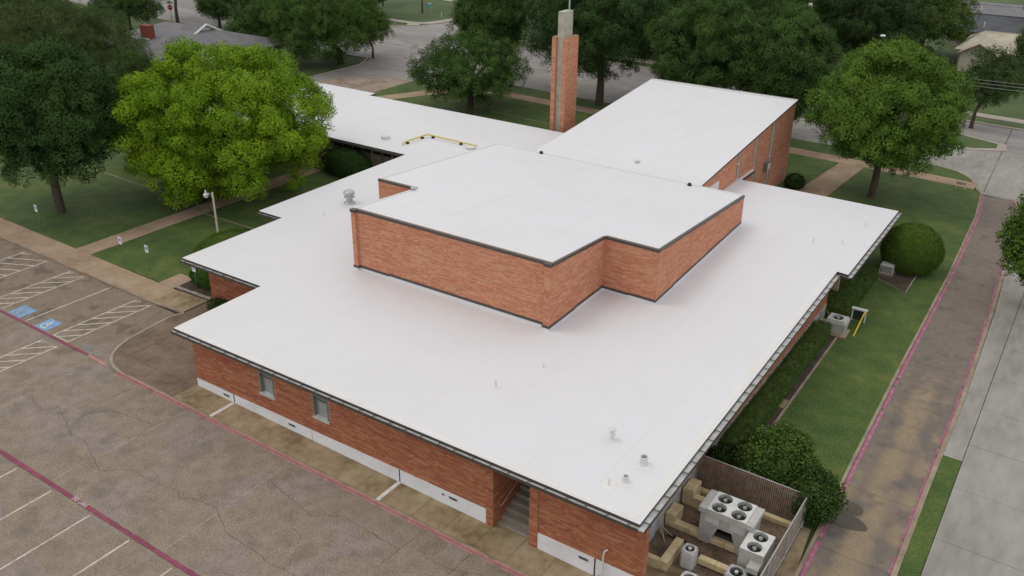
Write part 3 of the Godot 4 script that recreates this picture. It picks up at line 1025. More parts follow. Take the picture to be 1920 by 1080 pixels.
	slab(st, [[-2.38, -20], [-1.62, -20], [-1.62, -42.15], [-2.5, -42.35], [-2.48, -38.8], [-2.38, -32.3]], 0.1, 0.15)
	struct("lawn", st, M.grass)
	st = begin()
	sheet(st, [[-1.62, -18], [30, -18], [30, -88.5], [-4.6, -84.7], [-3.0, -66.7], [-2.5, -50], [-2.45, -42.2], [-1.62, -42.1]], 0.03)
	var cl := struct("concrete_lot", st, M.dark_joint)
	var zs := [-84.6, -80, -75.9, -71.8, -67.7, -63.6, -59.6, -55.6, -51.6, -47.7, -43.8, -39.78, -35.58, -31.4, -27.2, -23, -18]
	cut_slabs(cl, "panel", rect(-1.6, -84.6, 30, -18), [-1.6, 2.6, 6.8, 11, 15.2, 30], zs, 0.012, 0.11, 0.12, M.concrete)
	cut_slabs(cl, "panel", [[-2.48, -42.15], [-1.62, -42.15], [-1.62, -84.5], [-4.5, -84.5], [-3.75, -78], [-3.08, -66.7], [-2.78, -60], [-2.48, -47.6]], [-5, -1.6], [-84.6, -74, -64, -56, -49, -42.1], 0.01, 0.108, 0.1, M.concrete)
	st = begin()
	sheet(st, [[-7.3, -84.3], [30, -84.7], [30, -98.3], [-60, -98.3], [-60, -90], [-12, -89.8], [-10, -89.2], [-8.2, -86.8]], 0.012)
	struct("street", st, M.concrete)

	# streets
	st = begin()
	sheet(st, rect(-420, -108.6, 320, -89.9), 0.0)
	var street := struct("street", st, M.street)
	st = begin()
	for j: Array in [[[-8.0, -108.5], [-7.2, -85.0]], [[-60, -98.9], [-200, -98.9]], [[-30, -108.5], [-29, -102.5]]]:
		strip(st, dense(j, 1.0), 0.07, 0.016, 0.5)
	part("joints", st, M.crack, street).set_meta("kind", "stuff")
	st = begin()
	sheet(st, [[-80.6, -60], [-70.5, -60], [-70.6, -76.5], [-67.6, -83], [-63, -89.9], [-82, -89.9], [-80.7, -86]], 0.006)
	struct("street", st, M.street)
	st = begin()
	sheet(st, [[-79.0, -70], [-70.7, -70], [-70.8, -76.6], [-67.7, -83], [-70.0, -84.2], [-75.0, -83.0], [-78.5, -79.0]], 0.012)
	struct("dirt_verge", st, M.sand)
	st = begin()
	sheet(st, [[-95, -108.5], [-78, -108.5], [-80, -112], [-80, -220], [-89.4, -220], [-89.6, -121], [-91.6, -112.3], [-92.8, -111.2]], 0.008)
	struct("street", st, M.street)
	# grassy median with a pale edge
	st = begin()
	slab(st, [[-34, -102.6], [-12, -102.4], [-8.4, -101.2], [-8.3, -99.7], [-10.4, -98.2], [-34, -98.0]], 0.1, 0.12)
	struct("lawn", st, M.far_grass)
	st = begin()
	slab(st, [[-34, -103.1], [-12, -102.95], [-7.6, -101.6], [-7.3, -99.4], [-10.2, -97.5], [-34, -97.4]], 0.06, 0.1)
	struct("kerb", st, M.far_walk)
	st = begin()
	for w: Array in [[[-84, -111.6], [320, -111.6], [320, -113.2], [-84, -113.2]]]:
		slab(st, w, 0.06, 0.1)
	struct("footpath", st, M.far_walk)
	st = begin()
	strip(st, [[-124, -113.4], [-99.5, -112.9], [-95.5, -112.95], [-93.6, -113.3], [-92.2, -114.5], [-91.2, -117.8], [-90.9, -124.9], [-90.9, -160]], 1.5, 0.05)
	strip(st, [[-93.9, -113.2], [-92.6, -111.6]], 1.9, 0.054)
	strip(st, [[-91.5, -131], [-101, -134.5], [-112, -135]], 2.4, 0.05)
	struct("footpath", st, M.far_walk)
	st = begin()
	kerb(st, [[-420, -108.7], [-95, -108.7], [-92.9, -111.1], [-91.5, -112.4], [-89.7, -121], [-89.6, -200]], 0.18, 0.1)
	kerb(st, [[-78, -108.7], [320, -108.75]], 0.4, 0.12)
	kerb(st, [[-420, -89.8], [-82.5, -89.8], [-80.8, -86.5], [-80.7, -62]], 0.2, 0.1)
	struct("kerb", st, M.far_walk)
	# crossing bars on the side street
	st = begin()
	for k in 5:
		var x := -80.0 + k * 1.7
		strip(st, [[x, -91.6], [x + 0.9, -94.6]], 0.35, 0.012)
	part("crossing_bars", st, M.paint_faded, street)

# ---------------------------------------------------------------- the building
const ROOF_Y := 3.28

func v3(x: float, y: float, z: float) -> Vector3:
	return Vector3(x, y, z)

func flat_poly(st: SurfaceTool, poly: Array, yf: Callable, up := true) -> void:
	var pts := PackedVector2Array()
	for p: Array in poly:
		pts.append(Vector2(p[0], p[1]))
	var idx := Geometry2D.triangulate_polygon(pts)
	for k in idx.size() / 3:
		var a := pts[idx[k * 3]]
		var b := pts[idx[k * 3 + 1]]
		var c := pts[idx[k * 3 + 2]]
		var A := v3(a.x, yf.call(a.x, a.y), a.y)
		var B := v3(b.x, yf.call(b.x, b.y), b.y)
		var D := v3(c.x, yf.call(c.x, c.y), c.y)
		if ((B - A).cross(D - A).y > 0) == up:
			tri(st, A, B, D)
		else:
			tri(st, A, D, B)

# band of vertical faces round a polygon, pushed outwards by grow; poly runs clockwise seen from above (x right, z down) = outward left
func band(st: SurfaceTool, a: Array, b: Array, lo0: float, hi0: float, lo1: float, hi1: float, thick: float) -> void:
	var d := Vector2(b[0] - a[0], b[1] - a[1]).normalized()
	var n := Vector2(-d.y, d.x) * thick
	hexa(st, [v3(a[0], lo0, a[1]), v3(b[0], lo1, b[1]), v3(b[0] - n.x, lo1, b[1] - n.y), v3(a[0] - n.x, lo0, a[1] - n.y),
		v3(a[0], hi0, a[1]), v3(b[0], hi1, b[1]), v3(b[0] - n.x, hi1, b[1] - n.y), v3(a[0] - n.x, hi0, a[1] - n.y)])

# open metal gutter from a to b (roof edge line), the trough lies on the outward side
func gutter(parent: Node, a: Vector3, b: Vector3, out: Vector3, w := 0.19) -> void:
	var d := (b - a).normalized()
	var L := a.distance_to(b)
	var st := begin()
	var f := func(s: float, o: float, y: float) -> Vector3:
		return a + d * s + out * o + Vector3(0, y - a.y, 0)
	var face := func(into: SurfaceTool, o0: float, o1: float, y0: float, y1: float) -> void:
		hexa(into, [f.call(0.0, o1, y0), f.call(L, o1, y0), f.call(L, o0, y0), f.call(0.0, o0, y0), f.call(0.0, o1, y1), f.call(L, o1, y1), f.call(L, o0, y1), f.call(0.0, o0, y1)])
	face.call(st, w - 0.012, w, 3.045, 3.2)
	var g := wpart("gutter", st, M.bronze, parent)
	st = begin()
	face.call(st, 0.004, w - 0.014, 3.11, 3.135)
	face.call(st, w - 0.045, w - 0.0125, 3.165, 3.185)
	wpart("trough", st, M.gutter_in, g)
	var n := int(L / 0.92)
	var sm := begin()
	var e := 0.02
	hexa(sm, [d * -e + out * (w + 0.004), d * e + out * (w + 0.004), d * e, d * -e, d * -e + out * (w + 0.004) + Vector3(0, 0.02, 0), d * e + out * (w + 0.004) + Vector3(0, 0.02, 0), d * e + Vector3(0, 0.025, 0), d * -e + Vector3(0, 0.025, 0)])
	sm.set_material(M.bronze)
	var mesh := sm.commit()
	for i in n + 1:
		var o := inst("strap", mesh, g)
		var s := clampf((i + 0.5) * L / (n + 1) + 0.05 * sin(i * 3.7), 0.1, L - 0.1)
		o.position = f.call(s, 0.0, 3.193)

func wall_box(parent: Node, a: Vector3, b: Vector3, m: Material, called := "wall") -> MeshInstance3D:
	var st := begin()
	box(st, a, b)
	return wpart(called, st, m, parent)

func central_top(_x: float, z: float) -> float:
	return 7.03 + 0.083 * (z + 36.0)

func hall_top(_x: float, z: float) -> float:
	return 5.0 - 0.096 * (z + 57.0)

func make_building() -> void:
	rng.seed = 200
	var B := thing("brick_building", "sprawling low brick building with white flat roofs and raised blocks", "building", Vector3(-30, gy(-30), -45))
	# ---- low roof
	var P := [[-37.6, -25.0], [-10.66, -25.0], [-11.09, -52.2], [-10.42, -52.1], [-10.46, -65.0], [-22.0, -65.0], [-22.0, -67.9], [-62.4, -67.9], [-62.4, -68.85], [-72.0, -68.85], [-72.0, -45.6], [-61.5, -45.6], [-61.5, -54.85], [-46.85, -54.85], [-46.85, -39.2], [-44.6, -39.2], [-44.6, -31.05], [-37.7, -31.05]]
	var st := begin()
	var level := func(_x: float, _z: float) -> float: return ROOF_Y
	flat_poly(st, P, level)
	var R := wpart("roof", st, M.roof, B)
	st = begin()
	flat_poly(st, P, func(_x, _z): return 3.06, false)
	wpart("soffit", st, M.soffit, B)
	st = begin()
	for i in P.size():
		var a: Array = P[i]
		var b: Array = P[(i + 1) % P.size()]
		quad(st, v3(a[0], 3.06, a[1]), v3(b[0], 3.06, b[1]), v3(b[0], ROOF_Y - 0.001, b[1]), v3(a[0], ROOF_Y - 0.001, a[1]))
	wpart("fascia", st, M.bronze, B)
	# welded cover strip along the eaves
	var SW := 0.22
	for e: Array in [[[-37.5, -25.2], [-10.86, -25.2]], [[-10.96, -25.4], [-11.38, -51.9]], [[-37.5, -25.4], [-37.58, -31.0]]]:
		st = begin()
		var a := Vector2(e[0][0], e[0][1])
		var b := Vector2(e[1][0], e[1][1])
		var n := (b - a).orthogonal().normalized() * SW * 0.5
		var q := [[a.x - n.x, a.y - n.y], [b.x - n.x, b.y - n.y], [b.x + n.x, b.y + n.y], [a.x + n.x, a.y + n.y]]
		flat_poly(st, q, func(_x, _z): return ROOF_Y + 0.004)
		wpart("cover_strip", st, M.roof_strip, R)
	# lap seams of the membrane sheets
	for x: float in [-34.6, -31.5, -28.5, -25.4, -22.3, -19.2, -16.1, -13.1]:
		var z1 := -35.7 if x > -35.0 and x < -21.4 else (-41.5 if x < -18.3 else -64.8)
		st = begin()
		box(st, v3(x - 0.02, ROOF_Y - 0.001, -25.4), v3(x + 0.02, ROOF_Y + 0.003, z1))
		wpart("lap_seam", st, M.lap, R)
	for x: float in [-71, -67.9, -64.8, -58.6, -55.5, -52.4, -49.3, -45.6, -42.4, -39.5]:
		st = begin()
		box(st, v3(x - 0.02, ROOF_Y - 0.001, -67.5 if x > -62 else -68.5), v3(x + 0.02, ROOF_Y + 0.003, (-55.1 if x < -47 else (-39.5 if x < -44.7 else -31.3))))
		wpart("lap_seam", st, M.lap, R)
	# gutters on the eaves that face the lots
	gutter(B, v3(-37.62, ROOF_Y, -25.0), v3(-10.64, ROOF_Y, -25.0), Vector3.BACK)
	var dr := (v3(-11.09, 0, -52.2) - v3(-10.66, 0, -25.0)).normalized()
	gutter(B, v3(-10.66, ROOF_Y, -24.85), v3(-11.09, ROOF_Y, -52.06), Vector3(-dr.z, 0, dr.x), 0.27)
	gutter(B, v3(-10.4, ROOF_Y, -52.1), v3(-10.44, ROOF_Y, -65.0), Vector3.RIGHT, 0.25)
	gutter(B, v3(-11.0, ROOF_Y, -52.13), v3(-10.28, ROOF_Y, -52.08), Vector3.BACK)
	gutter(B, v3(-44.62, ROOF_Y, -31.05), v3(-37.74, ROOF_Y, -31.05), Vector3.BACK)
	gutter(B, v3(-46.87, ROOF_Y, -39.2), v3(-44.64, ROOF_Y, -39.2), Vector3.BACK)
	gutter(B, v3(-61.4, ROOF_Y, -54.85), v3(-46.9, ROOF_Y, -54.85), Vector3.BACK)
	gutter(B, v3(-72, ROOF_Y, -45.6), v3(-61.5, ROOF_Y, -45.6), Vector3.BACK)

	# ---- front wall
	var wz := -25.17
	var f1 := begin()
	box(f1, v3(-36.47, -0.6, wz), v3(-31.5, 3.06, wz - 0.28))
	box(f1, v3(-30.5, -0.6, wz), v3(-27.85, 3.06, wz - 0.28))
	box(f1, v3(-26.85, -0.6, wz), v3(-17.42, 3.06, wz - 0.28))
	for w: Array in [[-31.5, -30.5], [-27.85, -26.85]]:
		box(f1, v3(w[0], -0.6, wz), v3(w[1], 1.44, wz - 0.28))
		box(f1, v3(w[0], 2.75, wz), v3(w[1], 3.06, wz - 0.28))
	var W1 := wpart("brick_wall", f1, M.mortar, B)
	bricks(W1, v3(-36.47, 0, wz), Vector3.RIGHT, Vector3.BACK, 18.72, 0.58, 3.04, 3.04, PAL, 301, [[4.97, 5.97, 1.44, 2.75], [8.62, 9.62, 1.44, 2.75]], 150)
	bricks(W1, v3(-36.47, 0, wz - 0.28), Vector3.FORWARD, Vector3.LEFT, 7.0, 0.2, 3.04, 3.04, PAL, 311)
	wall_box(B, v3(-36.47, -0.6, wz - 0.28), v3(-36.2, 3.06, -32.2), M.mortar)
	var W2 := wall_box(B, v3(-15.2, -0.7, wz), v3(-10.42, 3.06, wz - 0.28), M.mortar, "brick_wall")
	bricks(W2, v3(-15.2, 0, wz), Vector3.RIGHT, Vector3.BACK, 4.78, 0.58, 3.04, 3.04, PAL, 302, [], 300)
	bricks(W2, v3(-10.42, 0, wz), Vector3.FORWARD, Vector3.RIGHT, 0.28, -0.5, 3.04, 3.04, PAL, 303)
	# brick piers beside the stair
	for p: Array in [[-17.78, -17.42, 304], [-15.6, -15.2, 305]]:
		var st2 := begin()
		box(st2, v3(p[0], -0.7, wz + 0.05), v3(p[1], 3.06, wz - 1.0 if p[0] < -17 else wz - 0.5))
		var pr := wpart("pier", st2, M.mortar, B)
		bricks(pr, v3(p[0], 0, wz + 0.05), Vector3.RIGHT, Vector3.BACK, p[1] - p[0], -0.5, 3.04, 3.04, PAL, p[2])
		bricks(pr, v3(p[1], 0, wz + 0.05), Vector3.FORWARD, Vector3.RIGHT, 0.5, -0.5, 3.04, 3.04, PAL, p[2] + 20)
	# stair well
	var sl := wall_box(B, v3(-17.75, -0.7, wz - 0.3), v3(-17.42, 3.06, -30.0), M.mortar)
	bricks(sl, v3(-17.42, 0, wz - 0.45), Vector3.FORWARD, Vector3.RIGHT, 4.2, -0.4, 3.04, 3.04, PAL, 306)
	wall_box(B, v3(-15.6, -0.7, wz - 0.5), v3(-15.3, 3.06, -30.0), M.mortar)
	wall_box(B, v3(-17.42, -0.7, -29.7), v3(-15.6, 3.06, -30.0), M.wall_dark)
	var sm := begin()
	box(sm, v3(-17.41, -0.6, -29.69), v3(-15.61, -0.33, wz + 0.06))
	var stair := wpart("stair", sm, M.walk_brown, B)
	for k in 7:
		var s3 := begin()
		cbox(s3, v3(-17.41, -0.6, -29.69), v3(-15.61, -0.33 + 0.165 * (k + 1), wz - 0.25 - 0.36 * k), 0.02)
		wpart("step", s3, M.kerb_grey, stair)
	st = begin()
	tube(st, [v3(-17.33, 0.65, -25.55), v3(-17.28, 0.75, -25.62), v3(-17.28, 1.75, -28.0)], [0.02, 0.02, 0.02], 6)
	wpart("handrail", st, M.galv, B)
	# white base panels with crawl vents
	for p: Array in [[-36.47, -33.64], [-33.6, -28.1], [-28.06, -22.61], [-22.57, -17.79], [-15.19, -12.5], [-12.46, -10.42]]:
		var s4 := begin()
		box(s4, v3(p[0], -0.6, wz), v3(p[1], 0.575, wz + 0.035))
		wpart("base_panel", s4, M.white_base, B)
	for x: float in [-33.62, -22.59, -12.48]:
		var s5 := begin()
		box(s5, v3(x - 0.03, -0.5, wz + 0.03), v3(x + 0.03, 0.58, wz + 0.045))
		wpart("joint", s5, M.dark_joint, B)
	for x: float in [-34.2, -29.45, -19.55, -13.0]:
		var s6 := begin()
		box(s6, v3(x - 0.23, 0.26, wz + 0.03), v3(x + 0.23, 0.4, wz + 0.05))
		var gr := wpart("vent_grille", s6, M.galv, B)
		s6 = begin()
		box(s6, v3(x - 0.2, 0.285, wz + 0.045), v3(x + 0.2, 0.32, wz + 0.056))
		box(s6, v3(x - 0.2, 0.338, wz + 0.045), v3(x + 0.2, 0.375, wz + 0.056))
		wpart("slots", s6, M.rubber, gr)
	st = begin()
	box(st, v3(-20.15, 0.3, wz + 0.03), v3(-20.03, 0.36, wz + 0.06))
	wpart("outlet", st, M.rubber, B)
	# drain covers across the pavement
	for x: float in [-33.65, -22.6]:
		var s7 := begin()
		hexa(s7, [v3(x - 0.1, gy(x) + 0.1, -23.6), v3(x + 0.1, gy(x) + 0.1, -23.6), v3(x + 0.1, gy(x) + 0.1, -25.13), v3(x - 0.1, gy(x) + 0.1, -25.13),
			v3(x - 0.1, gy(x) + 0.155, -23.6), v3(x + 0.1, gy(x) + 0.155, -23.6), v3(x + 0.1, gy(x) + 0.155, -25.13), v3(x - 0.1, gy(x) + 0.155, -25.13)])
		wpart("drain_cover", s7, M.paint_white, B)
	# white stand pipe
	st = begin()
	tube(st, [v3(-12.07, gy(-12) + 0.1, wz + 0.16), v3(-12.07, 1.1, wz + 0.16), v3(-12.03, 1.28, wz + 0.14), v3(-11.95, 1.33, wz + 0.06)], [0.035, 0.035, 0.035, 0.035], 8)
	wpart("stand_pipe", st, M.trim, B)
	st = begin()
	lathe(st, v3(-12.2, gy(-12) + 0.1, wz + 0.2), [[0.12, 0], [0.13, 0.08], [0.09, 0.14], [0.1, 0.2], [0.03, 0.27], [0.0, 0.28]], 8)
	wpart("valve", st, M.pink, B)
	# two front windows
	for x: float in [-31.5, -27.85]:
		var fr := begin()
		var y0 := 1.44
		var y1 := 2.75
		box(fr, v3(x, y0, wz + 0.015), v3(x + 0.09, y1, wz - 0.16))
		box(fr, v3(x + 0.91, y0, wz + 0.01), v3(x + 1.0, y1, wz - 0.16))
		box(fr, v3(x + 0.09, y1 - 0.09, wz + 0.01), v3(x + 0.91, y1, wz - 0.16))
		box(fr, v3(x + 0.09, y0 + 0.95, wz - 0.06), v3(x + 0.91, y0 + 1.01, wz - 0.16))
		var win := wpart("window", fr, M.window_frame, B)
		fr = begin()
		hexa(fr, [v3(x - 0.03, y0 - 0.06, wz + 0.07), v3(x + 1.03, y0 - 0.06, wz + 0.07), v3(x + 1.03, y0 - 0.06, wz - 0.16), v3(x - 0.03, y0 - 0.06, wz - 0.16),
			v3(x - 0.03, y0 + 0.05, wz + 0.07), v3(x + 1.03, y0 + 0.05, wz + 0.07), v3(x + 1.03, y0 + 0.11, wz - 0.16), v3(x - 0.03, y0 + 0.11, wz - 0.16)])
		wpart("sill", fr, M.gutter_in, win)
		fr = begin()
		box(fr, v3(x + 0.09, y0, wz - 0.2), v3(x + 0.91, y1, wz - 0.22))
		wpart("blind", fr, M.blind, win)
		fr = begin()
		box(fr, v3(x + 0.09, y0 + 0.05, wz - 0.12), v3(x + 0.91, y1 - 0.09, wz - 0.126))
		wpart("pane", fr, M.glass, win)

	# ---- right hand wall (towards the alley)
	var W3 := wall_box(B, v3(-11.6, -0.8, wz - 0.28), v3(-11.85, 3.06, -53.2), M.mortar, "brick_wall")
	bricks(W3, v3(-11.6, 0, wz - 0.28), Vector3.FORWARD, Vector3.RIGHT, 27.7, 0.62, 3.04, 3.04, PAL, 307, [[2.35, 3.45, -0.6, 1.75]])
	st = begin()
	box(st, v3(-11.6, -0.8, wz - 0.3), v3(-11.57, 0.6, -53.2))
	wpart("base_panel", st, M.gutter_in, B)
	var W4 := wall_box(B, v3(-12.3, -0.8, -53.2), v3(-12.5, 3.06, -64.2), M.mortar, "brick_wall")
	bricks(W4, v3(-12.3, 0, -53.2), Vector3.FORWARD, Vector3.RIGHT, 11.0, -0.4, 3.04, 3.04, PAL, 308)
	st = begin()
	box(st, v3(-11.95, -0.6, -55.6), v3(-11.6, 3.05, -55.85))
	wpart("post", st, M.post_tan, B)
	st = begin()
	box(st, v3(-12.28, -0.5, -56.2), v3(-12.24, 2.6, -58.6))
	wpart("panel", st, M.panel_tan, B)
	st = begin()
	box(st, v3(-11.565, gy(-11.5), -27.9), v3(-11.53, 1.72, -28.75))
	var dd := wpart("door", st, M.door_blue, B)
	st = begin()
	box(st, v3(-11.53, 0.5, -28.1), v3(-11.5, 0.56, -28.2))
	wpart("handle", st, M.rubber, dd)

	# ---- left hand walls in the steps of the roof
	var W5 := wall_box(B, v3(-43.75, -0.5, -32.15), v3(-36.3, 3.06, -32.45), M.mortar, "brick_wall")
	bricks(W5, v3(-43.75, 0, -32.15), Vector3.RIGHT, Vector3.BACK, 7.4, 0.1, 3.04, 3.04, PAL, 309)
	var W6 := wall_box(B, v3(-43.75, -0.5, -32.45), v3(-43.5, 3.06, -40.6), M.mortar, "brick_wall")
	bricks(W6, v3(-43.75, 0, -40.6), Vector3.BACK, Vector3.LEFT, 8.4, 0.1, 3.04, 3.04, PAL, 312)
	var W7 := wall_box(B, v3(-45.9, -0.5, -40.5), v3(-43.5, 3.06, -40.75), M.mortar, "brick_wall")
	bricks(W7, v3(-45.9, 0, -40.5), Vector3.RIGHT, Vector3.BACK, 2.4, 0.1, 3.04, 3.04, PAL, 313)
	wall_box(B, v3(-45.9, -0.5, -40.75), v3(-45.65, 3.06, -56.3), M.mortar, "brick_wall")
	# ---- left wing: panels and dark windows between posts
	var wing := wall_box(B, v3(-61.0, -0.5, -56.0), v3(-45.9, 3.06, -56.25), M.wall_dark, "wing_wall")
	for k in 13:
		var x := -60.4 + k * 1.13
		st = begin()
		box(st, v3(x, 0.05, -55.99), v3(x + 0.98, 2.2, -55.94))
		wpart("panel", st, M.panel_tan, wing)
		st = begin()
		box(st, v3(x, 2.26, -55.995), v3(x + 0.98, 2.98, -55.96))
		wpart("window", st, M.dark_glass, wing)
		st = begin()
		box(st, v3(x + 0.99, 0.0, -56.0), v3(x + 1.12, 3.05, -55.86))
		wpart("post", st, M.siding if k % 2 else M.window_frame, wing)
	var W8 := wall_box(B, v3(-71.3, -0.2, -46.4), v3(-62.0, 3.06, -46.65), M.mortar, "brick_wall")
	bricks(W8, v3(-71.3, 0, -46.4), Vector3.RIGHT, Vector3.BACK, 9.3, 0.6, 3.04, 3.04, PAL, 314)
	wall_box(B, v3(-71.3, -0.2, -46.65), v3(-71.05, 3.06, -68.2), M.mortar, "brick_wall")
	wall_box(B, v3(-61.25, -0.2, -46.65), v3(-61.0, 3.06, -56.2), M.mortar, "brick_wall")
	wall_box(B, v3(-71.3, -0.2, -67.6), v3(-36, 3.06, -67.3), M.mortar, "brick_wall")
	wall_box(B, v3(-22.2, -0.5, -64.4), v3(-12.3, 3.06, -64.1), M.mortar, "brick_wall")

	# ---- raised central block
	var Q := [[-35.0, -36.1], [-21.42, -36.1], [-21.5, -41.93], [-18.2, -41.88], [-18.62, -56.0], [-38.6, -56.1], [-38.2, -41.95], [-35.05, -41.95]]
	st = begin()
	flat_poly(st, Q, central_top)
	var CR := wpart("block_roof", st, M.roof, B)
	for x: float in [-33.0, -30.0, -27.0, -24.0]:
		st = begin()
		hexa(st, [v3(x - 0.02, central_top(0, -36.3), -36.3), v3(x + 0.02, central_top(0, -36.3), -36.3), v3(x + 0.02, central_top(0, -55.8), -55.8), v3(x - 0.02, central_top(0, -55.8), -55.8),
			v3(x - 0.02, central_top(0, -36.3) + 0.004, -36.3), v3(x + 0.02, central_top(0, -36.3) + 0.004, -36.3), v3(x + 0.02, central_top(0, -55.8) + 0.004, -55.8), v3(x - 0.02, central_top(0, -55.8) + 0.004, -55.8)])
		wpart("lap_seam", st, M.lap, CR)
	for i in Q.size():
		var a: Array = Q[i]
		var b: Array = Q[(i + 1) % Q.size()]
		var ta := central_top(0, a[1])
		var tb := central_top(0, b[1])
		st = begin()
		band(st, a, b, ROOF_Y - 0.1, ta - 0.002, ROOF_Y - 0.1, tb - 0.002, 0.25)
		var cw := wpart("brick_wall", st, M.mortar, B)
		var A := v3(a[0], 0, a[1])
		var D := v3(b[0], 0, b[1])
		var dir := (D - A).normalized()
		var out := Vector3(-dir.z, 0, dir.x)
		if i in [0, 1, 2, 3, 6, 7]:
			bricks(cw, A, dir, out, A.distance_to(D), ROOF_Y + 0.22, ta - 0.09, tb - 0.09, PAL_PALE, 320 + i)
		# coping, counter flashing and the white upturn of the membrane
		var o2 := Vector2(out.x, out.z)
		var g := func(p: Array, k: float) -> Array: return [p[0] + o2.x * k, p[1] + o2.y * k]
		st = begin()
		band(st, g.call(a, 0.045), g.call(b, 0.045), ta - 0.115, ta + 0.035, tb - 0.115, tb + 0.035, 0.15)
		wpart("coping", st, M.bronze if i in [0, 1, 2, 3, 6] else M.lap, B)
		var L := A.distance_to(D)
		var cut := clampf(2.6 / L, 0.15, 0.5)
		var mid := [lerpf(a[0], b[0], cut), lerpf(a[1], b[1], cut)]
		st = begin()
		band(st, g.call(a, 0.035), g.call(mid, 0.035), ROOF_Y + 0.1, ROOF_Y + 0.25, ROOF_Y + 0.1, ROOF_Y + 0.25, 0.05)
		band(st, g.call(mid, 0.03), g.call(b, 0.03), ROOF_Y + 0.14, ROOF_Y + 0.29, ROOF_Y + 0.14, ROOF_Y + 0.29, 0.05)
		wpart("flashing", st, M.bronze, B)
		st = begin()
		band(st, g.call(a, 0.024), g.call(b, 0.024), ROOF_Y - 0.01, ROOF_Y + 0.14, ROOF_Y - 0.01, ROOF_Y + 0.14, 0.03)
		wpart("membrane_upturn", st, M.roof, B)
	# corner pilasters on the front of the block
	for p: Array in [[-35.0, -34.68, 340], [-21.78, -21.42, 341]]:
		st = begin()
		box(st, v3(p[0], ROOF_Y, -36.09), v3(p[1], 6.94, -35.94))
		var pl := wpart("pilaster", st, M.mortar, B)
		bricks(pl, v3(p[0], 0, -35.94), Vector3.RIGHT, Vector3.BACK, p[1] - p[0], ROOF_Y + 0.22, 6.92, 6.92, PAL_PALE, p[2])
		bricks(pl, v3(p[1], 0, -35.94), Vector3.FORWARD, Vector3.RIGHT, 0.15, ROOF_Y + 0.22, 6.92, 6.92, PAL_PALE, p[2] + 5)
		st = begin()
		box(st, v3(p[0] - 0.04, 6.9, -36.05), v3(p[1] + 0.04, 7.063, -35.89))
		box(st, v3(p[0] - 0.035, ROOF_Y + 0.1, -36.05), v3(p[1] + 0.035, ROOF_Y + 0.25, -35.9))
		wpart("coping", st, M.bronze, pl)
		st = begin()
		box(st, v3(p[0] - 0.02, ROOF_Y, -36.05), v3(p[1] + 0.02, ROOF_Y + 0.11, -35.87))
		wpart("membrane_upturn", st, M.roof, pl)

	# ---- tall hall behind, its roof climbing towards the street
	var S := [[-35.7, -56.2], [-22.25, -56.2], [-22.25, -77.2], [-35.6, -77.05]]
	st = begin()
	var S2 := [[-35.8, -56.2], [-22.12, -56.2], [-22.12, -77.35], [-35.7, -77.2]]
	flat_poly(st, S2, hall_top)
	var HR := wpart("hall_roof", st, M.roof, B)
	for x: float in [-33.0, -30.0, -27.0, -24.5]:
		st = begin()
		hexa(st, [v3(x - 0.02, hall_top(0, -56.3), -56.3), v3(x + 0.02, hall_top(0, -56.3), -56.3), v3(x + 0.02, hall_top(0, -77.0), -77.0), v3(x - 0.02, hall_top(0, -77.0), -77.0),
			v3(x - 0.02, hall_top(0, -56.3) + 0.004, -56.3), v3(x + 0.02, hall_top(0, -56.3) + 0.004, -56.3), v3(x + 0.02, hall_top(0, -77.0) + 0.004, -77.0), v3(x - 0.02, hall_top(0, -77.0) + 0.004, -77.0)])
		wpart("lap_seam", st, M.lap, HR)
	for i in 4:
		var a: Array = S[i]
		var b: Array = S[(i + 1) % 4]
		st = begin()
		if i == 1:      # wall with three tall window slots
			var cuts := [-56.2, -64.35, -64.98, -68.05, -68.62, -71.72, -72.38, -77.2]
			for k in range(0, 8, 2):
				band(st, [-22.25, cuts[k]], [-22.25, cuts[k + 1]], -0.6, hall_top(0, cuts[k]) - 0.02, -0.6, hall_top(0, cuts[k + 1]) - 0.02, 0.3)
			for k in [1, 3, 5]:
				band(st, [-22.25, cuts[k]], [-22.25, cuts[k + 1]], -0.6, 0.6, -0.6, 0.6, 0.3)
		else:
			band(st, a, b, -0.6, hall_top(0, a[1]) - 0.02, -0.6, hall_top(0, b[1]) - 0.02, 0.3)
		var hw := wpart("brick_wall", st, M.mortar, B)
		if i == 1:
			var hy := func(s: float) -> float: return hall_top(0, -56.2 - s)
			bricks(hw, v3(-22.25, 0, -56.2), Vector3.FORWARD, Vector3.RIGHT, 21.0, -0.3, hy.call(0.0) - 0.16, hy.call(21.0) - 0.16, PAL_PALE, 350, [[8.15, 8.78, 0.6, 9.0], [11.85, 12.42, 0.6, 9.0], [15.52, 16.18, 0.6, 9.0]])
		st = begin()
		band(st, S2[i], S2[(i + 1) % 4], hall_top(0, S2[i][1]) - 0.14, hall_top(0, S2[i][1]) - 0.003, hall_top(0, S2[(i + 1) % 4][1]) - 0.14, hall_top(0, S2[(i + 1) % 4][1]) - 0.003, 0.12)
		wpart("coping", st, M.bronze, B)
	for w: Array in [[-64.35, -64.98], [-68.05, -68.62], [-71.72, -72.38]]:
		var top := hall_top(0, w[0]) - 0.03
		st = begin()
		box(st, v3(-22.3, 0.6, w[0]), v3(-22.45, top, w[0] - 0.09))
		box(st, v3(-22.3, 0.6, w[1]), v3(-22.45, top, w[1] + 0.09))
		for y: float in [0.6, 1.9, 3.2, 4.5]:
			box(st, v3(-22.32, y, w[0] - 0.09), v3(-22.44, y + 0.07, w[1] + 0.09))
		var win := wpart("window", st, M.trim, B)
		st = begin()
		box(st, v3(-22.4, 0.6, w[0] - 0.09), v3(-22.41, top, w[1] + 0.09))
		wpart("pane", st, M.dark_glass, win)
	st = begin()
	box(st, v3(-22.24, 3.3, -58.9), v3(-22.17, 4.38, -60.7))
